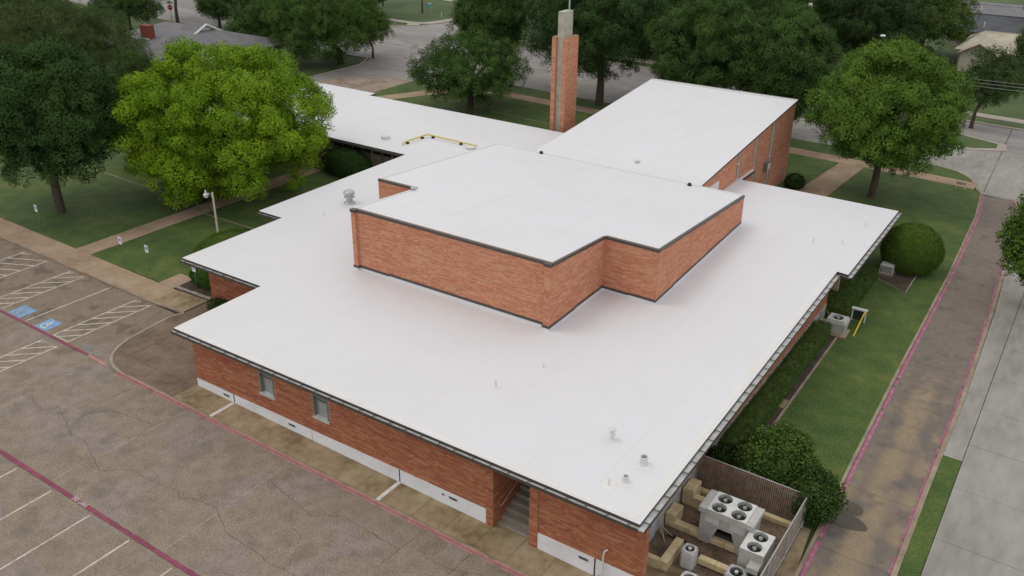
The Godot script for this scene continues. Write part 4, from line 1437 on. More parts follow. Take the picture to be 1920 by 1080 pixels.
	wpart("panel", st, M.trim, B)
	st = begin()
	box(st, v3(-22.24, 2.45, -70.6), v3(-21.9, 3.1, -71.4))
	var ub := wpart("window_unit", st, M.window_frame, B)
	st = begin()
	box(st, v3(-21.9, 2.52, -70.7), v3(-21.88, 3.02, -71.3))
	wpart("grille", st, M.trim, ub)

func make_tower() -> void:
	var T := thing("tower", "slender tower of two brick slabs flanking a pale concrete shaft", "tower", Vector3(-40.8, gy(-40.8), -69.6))
	for p: Array in [[-41.5, -41.1, 401], [-40.45, -40.05, 402]]:
		var st := begin()
		box(st, v3(p[0], 0, -68.66), v3(p[1], 11.3, -70.7))
		var s := wpart("brick_slab", st, M.mortar, T)
		bricks(s, v3(p[0], 0, -68.66), Vector3.RIGHT, Vector3.BACK, 0.4, 0.2, 11.28, 11.28, PAL_PALE, p[2])
		bricks(s, v3(p[1], 0, -68.66), Vector3.FORWARD, Vector3.RIGHT, 2.04, 0.2, 11.28, 11.28, PAL_PALE, p[2] + 3)
	var y := 0.0
	while y < 13.4:
		var st := begin()
		cbox(st, v3(-41.1 if y > 11.25 else -41.09, y, -68.9), v3(-40.45 if y > 11.25 else -40.46, minf(y + 1.32, 13.42), -70.3), 0.012)
		wpart("concrete_block", st, M.tower_concrete, T)
		y += 1.33
	var m := begin()
	tube(m, [v3(-40.62, 13.4, -69.9), v3(-40.62, 17.6, -69.9)], [0.07, 0.05], 8)
	wpart("mast", m, M.galv, T)

# ---------------------------------------------------------------- things on the roofs
func cone_vent(label: String, at: Vector3, profile: Array, m: Material, called := "roof_vent", skirt := 0.0) -> Node3D:
	var t := thing(called, label, "vent", at, "vents on the white roofs")
	var st := begin()
	lathe(st, Vector3.ZERO, profile[0], 16)
	part("pipe", st, m, t)
	st = begin()
	lathe(st, Vector3.ZERO, profile[1], 16)
	part("cap", st, m, t)
	if skirt > 0.0:
		st = begin()
		lathe(st, Vector3.ZERO, [[skirt, 0.002], [skirt, 0.008], [skirt - 0.03, 0.014], [skirt * 0.5, 0.022], [0.05, 0.035]], 20)
		part("collar", st, M.roof_strip, t)
	if called == "roof_vent":
		t.scale = Vector3.ONE * 0.82
	return t

func make_roof_things() -> void:
	var y := ROOF_Y
	cone_vent("shiny metal turbine exhaust with mushroom cap left of the raised block", v3(-42.78, y, -43.9), [[[0.42, 0.0], [0.4, 0.08], [0.22, 0.2], [0.22, 0.5]], [[0.22, 0.4], [0.38, 0.46], [0.38, 0.52], [0.3, 0.58], [0.3, 0.7], [0.4, 0.74], [0.4, 0.86], [0.25, 0.98], [0.0, 1.0]]], M.galv, "roof_exhaust", 0.55)
	cone_vent("low domed roof vent on the left wing near the yellow pipe", v3(-51.1, y, -57.34), [[[0.5, 0.0], [0.46, 0.1], [0.42, 0.14]], [[0.42, 0.14], [0.5, 0.18], [0.44, 0.34], [0.2, 0.42], [0.0, 0.43]]], M.lap, "roof_vent", 0.62)
	cone_vent("slim stacked flue cap on the roof corner above the yard", v3(-14.08, y, -29.2), [[[0.18, 0.0], [0.1, 0.1], [0.09, 0.55]], [[0.17, 0.32], [0.19, 0.36], [0.1, 0.44], [0.1, 0.56], [0.2, 0.62], [0.2, 0.7], [0.06, 0.8], [0.0, 0.8]]], M.vent_white, "roof_vent", 0.3)
	cone_vent("stout open vent pipe with wide collar nearest the alley eave", v3(-12.19, y, -28.4), [[[0.26, 0.0], [0.2, 0.12], [0.2, 0.4]], [[0.2, 0.4], [0.23, 0.42], [0.23, 0.5], [0.17, 0.5], [0.17, 0.3]]], M.vent_white, "roof_vent", 0.48)
	cone_vent("short open vent pipe with wide collar near the roof corner", v3(-12.27, y, -26.95), [[[0.22, 0.0], [0.15, 0.1], [0.15, 0.3]], [[0.15, 0.3], [0.17, 0.31], [0.17, 0.38], [0.12, 0.38], [0.12, 0.24]]], M.vent_white, "roof_vent", 0.42)
	cone_vent("thin vent pipe with dark tip beside the short collared pipe", v3(-12.72, y, -26.4), [[[0.1, 0.0], [0.04, 0.08], [0.035, 0.36]], [[0.035, 0.34], [0.05, 0.36], [0.05, 0.42], [0.0, 0.43]]], M.vent_white, "roof_vent", 0.38)
	cone_vent("slender white vent pipe alone in the middle of the front roof", v3(-20.52, y, -29.8), [[[0.12, 0.0], [0.06, 0.1], [0.055, 0.42]], [[0.055, 0.4], [0.075, 0.42], [0.075, 0.5], [0.0, 0.51]]], M.vent_white, "roof_vent", 0.3)
	cone_vent("stubby vent pipe between the slender pipe and the raised block", v3(-19.65, y, -32.6), [[[0.1, 0.0], [0.05, 0.06], [0.045, 0.2]], [[0.045, 0.18], [0.06, 0.2], [0.06, 0.25], [0.0, 0.26]]], M.vent_white, "roof_vent", 0.28)
	cone_vent("thin white pipe on the roof left of the raised block", v3(-42.5, y, -41.1), [[[0.08, 0.0], [0.035, 0.06], [0.03, 0.3]], [[0.03, 0.28], [0.045, 0.3], [0.045, 0.36], [0.0, 0.37]]], M.vent_white, "roof_vent", 0.32)
	for p: Array in [[-13.6, -55.6, "first"], [-12.0, -56.4, "second"], [-11.6, -60.5, "third"]]:
		cone_vent({"first": "thin pipe standing on the roof right of the block's brick end", "second": "thin pipe standing on the roof near the small eave step", "third": "thin pipe near the roof corner above the clipped bush"}[p[2]], v3(p[0], y, p[1]), [[[0.07, 0.0], [0.035, 0.05], [0.03, 0.45]], [[0.03, 0.44], [0.04, 0.45], [0.04, 0.5], [0.0, 0.5]]], M.vent_white, "roof_vent", 0.22)
	for p: Array in [[-34.45, -55.9, "black gooseneck cap on the back edge of the block near the tower"], [-22.4, -55.65, "black gooseneck cap on the back edge of the block near the hall windows"]]:
		cone_vent(p[2], v3(p[0], central_top(0, p[1]), p[1]), [[[0.17, 0.0], [0.15, 0.08]], [[0.18, 0.06], [0.18, 0.12], [0.12, 0.23], [0.0, 0.25]]], M.rubber)
	cone_vent("small shiny vent cap at the inner corner of the raised block", v3(-35.0, central_top(0, -41.6), -41.6), [[[0.14, 0.0], [0.1, 0.1]], [[0.2, 0.1], [0.2, 0.2], [0.1, 0.3], [0.0, 0.31]]], M.galv)
	cone_vent("small white vent dome low on the tall hall roof", v3(-27.9, hall_top(0, -58.8), -58.8), [[[0.2, 0.0], [0.14, 0.1]], [[0.22, 0.1], [0.22, 0.2], [0.1, 0.3], [0.0, 0.31]]], M.lap)
	cone_vent("flat white hatch dome at the end of the yellow pipe", v3(-43.5, y, -59.35), [[[0.45, 0.0], [0.42, 0.1]], [[0.5, 0.1], [0.46, 0.22], [0.2, 0.28], [0.0, 0.28]]], M.lap)
	# yellow gas pipe on rubber blocks
	var t := thing("gas_pipe", "yellow gas pipe bent at a right angle on black rubber blocks", "pipe", v3(-48.55, y, -59.8))
	var st := begin()
	tube(st, [v3(-48.65, y + 0.02, -56.7), v3(-48.65, y + 0.2, -56.75), v3(-48.65, y + 0.22, -56.95), v3(-48.55, y + 0.22, -59.6), v3(-48.5, y + 0.22, -59.8), v3(-48.3, y + 0.22, -59.87), v3(-43.1, y + 0.22, -59.65)], [0.06, 0.06, 0.06, 0.06, 0.06, 0.06, 0.06], 8)
	wpart("pipe", st, M.yellow, t)
	for p: Array in [[-48.63, -57.3], [-48.57, -59.2], [-47.9, -59.86], [-44.8, -59.72]]:
		st = begin()
		cbox(st, v3(p[0] - 0.11, y, p[1] - 0.11), v3(p[0] + 0.11, y + 0.155, p[1] + 0.11), 0.03)
		wpart("rubber_block", st, M.rubber, t)

# ---------------------------------------------------------------- cooling plant
# flat lid with round fan openings; cells: [x0, z0, x1, z1, radius]
func fan_lid(parent: Node, cells: Array, y: float, m: Material, deep: float) -> void:
	var st := begin()
	for c: Array in cells:
		var cx: float = (c[0] + c[2]) * 0.5
		var cz: float = (c[1] + c[3]) * 0.5
		var hx: float = (c[2] - c[0]) * 0.5
		var hz: float = (c[3] - c[1]) * 0.5
		var n := 24
		for k in n:
			var e := []
			for q in 2:
				var a := TAU * (k + q) / n
				var d := Vector2(cos(a), sin(a))
				var s := minf(hx / maxf(absf(d.x), 1e-4), hz / maxf(absf(d.y), 1e-4))
				e.append([v3(cx + d.x * c[4], y, cz + d.y * c[4]), v3(cx + d.x * s, y, cz + d.y * s)])
			quad(st, e[0][0], e[1][0], e[1][1], e[0][1])
			quad(st, e[0][0] - v3(0, deep, 0), e[1][0] - v3(0, deep, 0), e[1][0], e[0][0])
		# corners that the spokes miss
		for sx: int in [-1, 1]:
			for sz: int in [-1, 1]:
				var corner := v3(cx + sx * hx, y, cz + sz * hz)
				var a0 := atan2(sz * hz, sx * hx)
				var k0 := floorf(a0 / (TAU / n))
				var pts := []
				for q in 2:
					var a := TAU * (k0 + q) / n
					var d := Vector2(cos(a), sin(a))
					var s := minf(hx / maxf(absf(d.x), 1e-4), hz / maxf(absf(d.y), 1e-4))
					pts.append(v3(cx + d.x * s, y, cz + d.y * s))
				tri(st, pts[0], corner, pts[1])
	part("lid", st, m, parent)
	for c: Array in cells:
		var cx: float = (c[0] + c[2]) * 0.5
		var cz: float = (c[1] + c[3]) * 0.5
		var r: float = c[4]
		st = begin()
		for k in 5:
			var a := TAU * k / 5 + cx * 3.0
			var d0 := Vector3(cos(a), 0, sin(a))
			var d1 := Vector3(cos(a + 0.75), 0, sin(a + 0.75))
			var o := v3(cx, y - deep * 0.55, cz)
			quad(st, o + d0 * 0.07, o + d1 * 0.07 + v3(0, 0.03, 0), o + d1 * r * 0.9 + v3(0, 0.05, 0), o + d0 * r * 0.92 - v3(0, 0.03, 0))
		var fan := part("fan", st, M.ac_dark, parent)
		st = begin()
		lathe(st, v3(cx, y - deep * 0.5, cz), [[0.0, 0.0], [0.075, 0.0], [0.075, 0.1], [0.05, 0.12], [0.0, 0.12]], 12)
		part("motor", st, M.trim, fan)
		st = begin()
		for rr: float in [0.33, 0.66, 0.98]:
			var ring := []
			var rad := []
			for k in 19:
				ring.append(v3(cx + cos(TAU * k / 18) * r * rr, y + 0.012, cz + sin(TAU * k / 18) * r * rr))
				rad.append(0.004)
			tube(st, ring, rad, 4)
		for k in 4:
			var a := PI * k / 4
			tube(st, [v3(cx - cos(a) * r, y + 0.014, cz - sin(a) * r), v3(cx + cos(a) * r, y + 0.014, cz + sin(a) * r)], [0.004, 0.004], 4)
		part("guard", st, M.rubber, fan)
		st = begin()
		lathe(st, v3(cx, y - deep, cz), [[0.0, 0.0], [r, 0.0]], 20)
		part("well", st, M.ac_dark, fan)

func louvres(parent: Node, a: Vector3, b: Vector3, axis: int, n: int, m: Material) -> void:
	for i in n:
		var st := begin()
		var t0 := (i + 0.15) / n
		var t1 := (i + 0.7) / n
		var y0 := lerpf(a.y, b.y, t0)
		var y1 := lerpf(a.y, b.y, t1)
		box(st, v3(a.x, y0, a.z), v3(b.x, y1, b.z))
		part("louvre", st, m, parent)

func small_condenser(label: String, at: Vector3, w: float, h: float, m: Material) -> Node3D:
	var t := thing("condenser", label, "air conditioner", at, "condensers in the fenced yard")
	var st := begin()
	var o := w * 0.5
	var c := o * 0.32
	var ring := [Vector2(-o + c, o), Vector2(o - c, o), Vector2(o, o - c), Vector2(o, -o + c), Vector2(o - c, -o), Vector2(-o + c, -o), Vector2(-o, -o + c), Vector2(-o, o - c)]
	for i in 8:
		var p: Vector2 = ring[i]
		var q: Vector2 = ring[(i + 1) % 8]
		quad(st, v3(p.x, 0, p.y), v3(q.x, 0, q.y), v3(q.x, h - 0.06, q.y), v3(p.x, h - 0.06, p.y))
		quad(st, v3(p.x, h - 0.06, p.y), v3(q.x, h - 0.06, q.y), v3(q.x * 0.93, h, q.y * 0.93), v3(p.x * 0.93, h, p.y * 0.93))
		tri(st, v3(p.x * 0.93, h - 0.001, p.y * 0.93), v3(q.x * 0.93, h - 0.001, q.y * 0.93), v3((p.x + q.x) * 0.36, h - 0.001, (p.y + q.y) * 0.36))
	part("cabinet", st, m, t)
	fan_lid(t, [[-o * 0.8, -o * 0.8, o * 0.8, o * 0.8, o * 0.66]], h + 0.001, m, 0.14)
	for k in 5:
		st = begin()
		box(st, v3(-o + c, h * (0.14 + k * 0.15), o), v3(o - c, h * (0.19 + k * 0.15), o + 0.008))
		part("louvre", st, m, t)
	return t

func make_yard() -> void:
	rng.seed = 300
	var st := begin()
	slab(st, rect(-11.6, -33.0, -6.5, -25.46), 0.09, 0.15)
	struct("yard", st, M.yard)
	st = begin()
	slab(st, [[-6.5, -33.0], [-6.15, -33.0], [-5.85, -30.0], [-5.6, -27.3], [-6.5, -27.3]], 0.105, 0.15)
	struct("pavement", st, M.walk)
	# large four fan condenser
	var g := gy(-9)
	var big := thing("large_condenser", "large beige rooftop style condenser with four fans inside the fenced yard", "air conditioner", v3(-8.85, g, -30.2))
	st = begin()
	var T := 1.9
	sides(st, v3(-0.85, T - 0.3, -0.68), v3(0.85, T + 0.003, 0.68))
	box(st, v3(-1.18, T - 0.26, -0.68), v3(-0.853, T - 0.03, 0.68))
	box(st, v3(0.853, T - 0.26, -0.68), v3(1.18, T - 0.03, 0.68))
	box(st, v3(-1.1, 0.1, -0.6), v3(-0.62, T - 0.26, 0.6))
	box(st, v3(0.62, 0.1, -0.6), v3(1.1, T - 0.26, 0.6))
	hexa(st, [v3(-0.62, 1.05, 0.6), v3(0.62, 1.05, 0.6), v3(0.62, 1.05, 0.5), v3(-0.62, 1.05, 0.5), v3(-0.62, T - 0.26, 0.6), v3(0.62, T - 0.26, 0.6), v3(0.62, T - 0.26, 0.5), v3(-0.62, T - 0.26, 0.5)])
	for s: int in [-1, 1]:
		var e := [v3(s * 0.62, 0.1, 0.6), v3(s * 0.3, 1.05, 0.6), v3(s * 0.62, 1.05, 0.6)]
		tri(st, e[0], e[2] if s > 0 else e[1], e[1] if s > 0 else e[2])
	part("cabinet", st, M.ac_beige, big)
	st = begin()
	box(st, v3(-0.62, 0.1, -0.6), v3(0.62, 0.6, 0.3))
	box(st, v3(-0.6, 0.6, -0.55), v3(0.6, 1.5, -0.2))
	part("coil", st, M.ac_dark, big)
	for k in 7:
		st = begin()
		box(st, v3(-0.55, 0.15 + k * 0.06, 0.3), v3(0.55, 0.17 + k * 0.06, 0.33))
		part("fin", st, M.fin, big)
	for x: float in [-0.9, 0.2]:
		st = begin()
		box(st, v3(x, 1.2, 0.6), v3(x + 0.62, 1.55, 0.612))
		part("access_panel", st, M.ac_white, big)
	fan_lid(big, [[-0.85, -0.68, 0.0, 0.0, 0.31], [0.0, -0.68, 0.85, 0.0, 0.31], [-0.85, 0.0, 0.0, 0.68, 0.31], [0.0, 0.0, 0.85, 0.68, 0.31]], T + 0.004, M.ac_white, 0.24)
	# two fan condenser
	var two := thing("medium_condenser", "beige condenser with two fans beside the slatted yard fence", "air conditioner", v3(-7.3, gy(-7.3), -29.15))
	st = begin()
	sides(st, v3(-0.52, 0.05, -0.7), v3(0.48, 1.599, 0.7))
	box(st, v3(-0.02, 0.95, 0.7), v3(0.45, 1.2, 1.15))
	part("cabinet", st, M.ac_beige, two)
	st = begin()
	box(st, v3(0.0, 0.08, 0.7), v3(0.43, 0.95, 1.1))
	part("coil", st, M.ac_dark, two)
	for k in 5:
		st = begin()
		box(st, v3(-0.5 + k * 0.2, 0.15, 0.7), v3(-0.49 + k * 0.2, 1.5, 0.708))
		part("seam", st, M.gutter_in, two)
	fan_lid(two, [[-0.52, -0.7, 0.48, 0.0, 0.3], [-0.52, 0.0, 0.48, 0.7, 0.3]], 1.6, M.ac_white, 0.24)
	small_condenser("small pale condenser with closed fan hood beside the duct elbow", v3(-9.65, gy(-9.65) + 0.08, -27.95), 0.58, 0.86, M.ac_white)
	small_condenser("small grey condenser with open fan in front of the two fan unit", v3(-7.62, gy(-7.6) + 0.08, -27.85), 0.8, 0.8, M.galv)
	small_condenser("small grey condenser standing nearest the open end of the yard", v3(-9.0, gy(-9) + 0.08, -26.45), 0.75, 0.8, M.ac_white)
	# ducts
	var d1 := thing("duct", "long beige insulated duct running from the wall to the two fan unit", "duct", v3(-9.7, gy(-9.7), -29.7))
	st = begin()
	cbox(st, v3(-11.3, -0.34, -29.98), v3(-8.05, -0.08, -29.62), 0.02)
	wpart("trunk", st, M.duct, d1)
	st = begin()
	cbox(st, v3(-11.5, -0.36, -30.5), v3(-11.05, 0.3, -29.66), 0.02)
	wpart("riser", st, M.duct, d1)
	for x: float in [-10.4, -9.6, -8.8]:
		st = begin()
		box(st, v3(x, -0.342, -29.985), v3(x + 0.02, -0.072, -29.612))
		wpart("seam", st, M.wood, d1)
	var d2 := thing("duct", "short beige duct between the two small condensers", "duct", v3(-8.8, gy(-8.8), -28.3))
	st = begin()
	cbox(st, v3(-9.34, -0.3, -28.45), v3(-8.0, -0.02, -28.15), 0.02)
	wpart("trunk", st, M.duct, d2)
	st = begin()
	box(st, v3(-8.6, -0.31, -28.46), v3(-8.58, -0.012, -28.14))
	wpart("seam", st, M.wood, d2)
	var d3 := thing("duct", "beige duct elbow bending to the brick wall by the blue door", "duct", v3(-10.7, gy(-10.7), -27.3))
	st = begin()
	cbox(st, v3(-10.55, -0.36, -28.7), v3(-10.2, 0.12, -27.0), 0.02)
	wpart("trunk", st, M.duct, d3)
	st = begin()
	cbox(st, v3(-11.5, -0.36, -27.2), v3(-10.55, 0.1, -26.95), 0.02)
	wpart("elbow", st, M.duct, d3)
	var d4 := thing("duct", "beige duct box against the wall in the corner of the fence", "duct", v3(-11.2, gy(-11.2), -31.8))
	st = begin()
	cbox(st, v3(-11.5, -0.4, -32.3), v3(-11.0, 0.5, -31.4), 0.03)
	wpart("plenum", st, M.duct, d4)
	st = begin()
	cbox(st, v3(-11.0, -0.4, -31.75), v3(-10.1, 0.15, -31.4), 0.02)
	wpart("branch", st, M.duct, d4)
	st = begin()
	cbox(st, v3(-11.3, -0.4, -32.75), v3(-6.7, -0.18, -32.5), 0.02)
	wpart("low_run", st, M.duct, d4)
	# tangle of pipes by the door
	var pp := thing("pipework", "thin pipes and hoses rising beside the blue door", "pipes", v3(-11.3, gy(-11.3), -29.1))
	for k in 4:
		var z := -28.85 - k * 0.08
		st = begin()
		tube(st, [v3(-11.52, 0.35 + 0.05 * k, z), v3(-11.4, 0.34 + 0.05 * k, z), v3(-11.36 + 0.02 * k, -0.1, z), v3(-11.2 + 0.12 * k, -0.33, z + 0.25 * (k % 3))], [0.014, 0.014, 0.014, 0.014], 5)
		wpart("hose", st, M.duct if k % 2 else M.galv, pp)
	for k in 3:
		st = begin()
		tube(st, [v3(-11.1 + 0.02 * k, -0.32, -29.0 - 0.06 * k), v3(-10.3, -0.33, -29.05 - 0.06 * k), v3(-9.9 + 0.1 * k, -0.34, -28.4)], [0.015, 0.015, 0.015], 5)
		wpart("hose", st, M.rubber, pp)
	var lt := thing("loose_boards", "few pale offcuts lying in the yard by the large condenser", "debris", v3(-10.3, gy(-10.3) + 0.1, -30.6))
	for k in 4:
		st = begin()
		var x := -0.3 + 0.2 * k
		hexa(st, [v3(x, 0, 0.2), v3(x + 0.3, 0, 0.1), v3(x + 0.33, 0, 0.02 - 0.1 * k), v3(x, 0, 0.12 - 0.1 * k), v3(x, 0.03, 0.2), v3(x + 0.3, 0.03, 0.1), v3(x + 0.33, 0.03, 0.02 - 0.1 * k), v3(x, 0.03, 0.12 - 0.1 * k)])
		part("board", st, M.walk, lt)
	# fences
	fence("slatted brown fence closing the back of the equipment yard", v3(-11.5, gy(-11.5), -32.98), v3(-6.6, gy(-6.6), -32.98), 1.8, M.wood)
	fence("slatted fence along the alley side of the equipment yard", v3(-6.55, gy(-6.55), -32.9), v3(-6.55, gy(-6.55), -24.4), 1.8, M.fence_tan)

func fence(label: String, a: Vector3, b: Vector3, h: float, m: Material) -> void:
	var t := thing("yard_fence", label, "fence", (a + b) * 0.5, "fences of the equipment yard")
	var L := a.distance_to(b)
	var d := (b - a).normalized()
	var s := Vector3(-d.z, 0, d.x).normalized()
	var o := -L * 0.5
	var pitch := 0.088
	var sm := begin()
	hexa(sm, [d * -0.032 + s * 0.006, d * 0.032 + s * 0.006, d * 0.032 - s * 0.006, d * -0.032 - s * 0.006, d * -0.032 + s * 0.006 + v3(0, h - 0.08, 0), d * 0.032 + s * 0.006 + v3(0, h - 0.08, 0), d * 0.032 - s * 0.006 + v3(0, h - 0.08, 0), d * -0.032 - s * 0.006 + v3(0, h - 0.08, 0)])
	sm.set_material(m)
	var mesh := sm.commit()
	var n := int(L / pitch)
	for i in n:
		var e := inst("slat", mesh, t)
		e.position = d * (o + (i + 0.5) * L / n) + v3(0, 0.05 + rng.randf_range(-0.015, 0.015), 0) + s * rng.randf_range(-0.006, 0.006)
		e.rotation.y = rng.randf_range(-0.12, 0.12)
	for i in int(L / 2.3) + 2:
		var k := minf(i * 2.35, L)
		var st := begin()
		lathe(st, d * (o + k) - s * 0.035, [[0.03, 0.0], [0.03, h + 0.02], [0.0, h + 0.04]], 8)
		part("post", st, M.galv, t)
	for y: float in [0.25, h - 0.03]:
		var st := begin()
		tube(st, [d * o + v3(0, y, 0) - s * 0.03, d * -o + v3(0, y, 0) - s * 0.03], [0.022, 0.022], 6)
		part("rail", st, M.galv, t)

# ---------------------------------------------------------------- small things outside
func access_sign(label: String, x: float, z: float, h: float, lean: float) -> void:
	var t := thing("parking_sign", label, "sign", v3(x, gy(x) + 0.09, z), "accessible parking signs")
	var st := begin()
	tube(st, [v3(0, -0.1, 0), v3(lean * 0.5, h * 0.5, 0), v3(lean, h, 0)], [0.024, 0.024, 0.024], 6)
	part("post", st, M.steel, t)
	st = begin()
	box(st, v3(lean - 0.17, h - 0.5, 0.026), v3(lean + 0.17, h + 0.03, 0.032))
	var p := part("plate", st, M.sign_white, t)
	st = begin()
	box(st, v3(lean - 0.1, h - 0.32, 0.032), v3(lean + 0.1, h - 0.1, 0.035))
	part("blue_field", st, M.sign_blue, p)
	st = begin()
	access_symbol(st, func(q: Vector2) -> Vector3: return v3(lean - 0.1 + 0.2 * q.x, h - 0.32 + 0.22 * q.y, 0.037))
	part("access_symbol", st, M.sign_white, p)

func make_small_things() -> void:
	rng.seed = 400
	access_sign("accessible parking sign on the lawn beside the large dark tree", -62.37, -32.18, 1.9, -0.05)
	access_sign("accessible parking sign in the corner of lawn and footpath", -52.6, -32.18, 1.95, -0.04)
	access_sign("accessible parking sign between the footpath sign and the flower bed", -50.33, -32.5, 1.85, 0.02)
	access_sign("accessible parking sign standing in the stone edged flower bed", -45.7, -32.55, 1.75, 0.0)
	# lamp post
	var t := thing("lamp_post", "cream lamp post with curved arm and white bell lamp", "street lamp", v3(-50.9, gy(-50.9) + 0.1, -38.7))
	var st := begin()
	tube(st, [v3(0, -0.1, 0), v3(-0.04, 3.55, -0.02)], [0.085, 0.065], 10)
	part("post", st, M.pole_cream, t)
	st = begin()
	tube(st, [v3(-0.02, 3.0, 0.02), v3(-0.08, 3.3, 0.05), v3(-0.25, 3.46, 0.07), v3(-0.45, 3.46, 0.1), v3(-0.58, 3.38, 0.12)], [0.022, 0.022, 0.022, 0.022, 0.022], 6)
	part("arm", st, M.galv, t)
	st = begin()
	lathe(st, v3(-0.6, 3.08, 0.12), [[0.0, 0.0], [0.14, 0.02], [0.17, 0.1], [0.19, 0.2], [0.2, 0.26], [0.08, 0.33], [0.07, 0.42], [0.03, 0.58], [0.0, 0.6]], 14)
	part("lamp", st, M.lamp_white, t)
	# flower bed with pale edging stones
	st = begin()
	slab(st, [[-46.85, -31.98], [-43.8, -32.15], [-43.8, -33.4], [-46.85, -33.4]], 0.16, 0.1)
	struct("flower_bed", st, M.dirt)
	var ed := thing("stone_edging", "row of pale edging stones round the flower bed", "edging", v3(-45.4, gy(-45.4) + 0.1, -31.95))
	for k in 15:
		var x := -1.55 + k * 0.212
		st = begin()
		cbox(st, v3(x, 0, -0.09 - 0.008 * k + rng.randf_range(-0.015, 0.015)), v3(x + 0.19, 0.11 + rng.randf_range(-0.015, 0.02), 0.09 - 0.008 * k), 0.02)
		part("stone", st, M.far_walk if k % 3 else M.kerb_grey, ed)
	for k in 4:
		st = begin()
		cbox(st, v3(-1.66, 0, -0.3 - k * 0.21), v3(-1.48, 0.12, -0.11 - k * 0.21), 0.02)
		part("stone", st, M.far_walk, ed)
	# condenser on the lawn
	var a := thing("lawn_condenser", "grey air conditioner with one round fan on a concrete pad by the hedge", "air conditioner", v3(-10.45, gy(-10.45) + 0.1, -51.6))
	st = begin()
	cbox(st, v3(-0.65, -0.1, -0.55), v3(0.75, 0.12, 0.72), 0.02)
	part("pad", st, M.walk, a)
	st = begin()
	sides(st, v3(-0.5, 0.12, -0.45), v3(0.55, 0.78, 0.42), 0.09)
	sides(st, v3(-0.59, 0.78, -0.54), v3(0.64, 0.984, 0.51), -0.09)
	part("cabinet", st, M.ac_beige, a)
	fan_lid(a, [[-0.5, -0.45, 0.55, 0.42, 0.31]], 0.985, M.ac_white, 0.16)
	var fr := thing("white_frame", "white timber frame standing on the lawn beside the air conditioner", "frame", v3(-9.7, gy(-9.7) + 0.1, -53.8))
	for x: float in [-0.42, 0.36]:
		st = begin()
		box(st, v3(x, 0, -0.05), v3(x + 0.08, 0.8, 0.05))
		part("upright", st, M.trim, fr)
	st = begin()
	box(st, v3(-0.46, 0.8, -0.14), v3(0.48, 0.88, 0.14))
	part("top_board", st, M.trim, fr)
	st = begin()
	box(st, v3(-0.34, 0.1, -0.03), v3(0.36, 0.72, -0.01))
	part("dark_grille", st, M.ac_dark, fr)
	var yb := thing("yellow_pole", "yellow pole leaning from the lawn against the white frame", "pole", v3(-9.38, gy(-9.38) + 0.1, -51.7))
	st = begin()
	tube(st, [v3(0, 0.02, 0), v3(0.02, 0.4, -0.9), v3(0.05, 0.86, -1.92)], [0.05, 0.05, 0.05], 8)
	part("pipe", st, M.yellow, yb)
	st = begin()
	lathe(st, v3(0, -0.02, 0.02), [[0.09, 0], [0.09, 0.04], [0.0, 0.05]], 10)
	part("foot", st, M.walk, yb)
	var sd := thing("metal_stand", "thin pale metal stand against the wall behind the hedge end", "stand", v3(-11.3, gy(-11.3) + 0.1, -51.95))
	for x: float in [-0.2, 0.2]:
		st = begin()
		tube(st, [v3(x, 0, 0), v3(x, 0.95, 0), v3(x * 0.2, 1.05, -0.1)], [0.02, 0.02, 0.02], 6)
		part("leg", st, M.post_tan, sd)
	st = begin()
	box(st, v3(-0.22, 0.35, -0.12), v3(0.22, 0.4, 0.12))
	part("shelf", st, M.duct, sd)
	var gb := thing("grille_box", "low grey unit with vertical grille beneath the clipped bush", "air conditioner", v3(-9.95, gy(-9.95) + 0.1, -62.2))
	st = begin()
	cbox(st, v3(-0.45, 0.1, -0.45), v3(0.4, 0.72, 0.3), 0.03)
	part("cabinet", st, M.ac_white, gb)
	st = begin()
	cbox(st, v3(-0.5, -0.1, -0.5), v3(0.5, 0.1, 0.55), 0.02)
	part("pad", st, M.walk_brown, gb)
	for k in 8:
		st = begin()
		box(st, v3(-0.4 + k * 0.1, 0.16, 0.3), v3(-0.35 + k * 0.1, 0.66, 0.31))
		part("slot", st, M.rubber, gb)
	# planting beds
	st = begin()
	slab(st, rect(-10.62, -51.0, -10.22, -35.4), 0.13, 0.1)
	slab(st, [[-10.2, -61.0], [-8.2, -59.85], [-8.2, -63.2], [-10.2, -64.5]], 0.13, 0.1)
	struct("planting_bed", st, M.dirt)
	st = begin()
	kerb(st, [[-10.15, -50.95], [-10.14, -38.6]], 0.12, 0.16)
	kerb(st, [[-10.3, -60.98], [-8.16, -59.81], [-8.16, -63.3]], 0.1, 0.15)
	struct("edging", st, M.kerb)
	st = begin()
	box(st, v3(-10.58, gy(-10.5) + 0.1, -41.4), v3(-10.24, gy(-10.5) + 0.17, -42.3))
	tag(part(numbered("stepping_slab"), st, M.walk, self), "tan concrete slab lying in the hedge bed", "slab")
	# notice frame by the street
	var nf := thing("notice_frame", "small pale notice frame on two legs near the alley entrance", "sign", v3(-9.0, gy(-9) + 0.1, -84.2))
	for x: float in [-0.35, 0.3]:
		st = begin()
		box(st, v3(x, 0, -0.02), v3(x + 0.05, 0.62, 0.03))
		part("leg", st, M.trim, nf)
	st = begin()
	box(st, v3(-0.38, 0.44, -0.02), v3(0.38, 0.64, 0.035))
	part("board", st, M.far_walk, nf)
	# stop sign with street name blades
	var ss := thing("stop_sign", "red octagonal stop sign under green street name blades", "sign", v3(-121.3, gy(-121.3), -89.3))
	st = begin()
	tube(st, [v3(0, 0, 0), v3(0, 3.0, 0)], [0.04, 0.04], 6)
	part("post", st, M.steel, ss)
	st = begin()
	var face := v3(0.55, 0, 0.83).normalized()
	var sidev := v3(0.83, 0, -0.55).normalized()
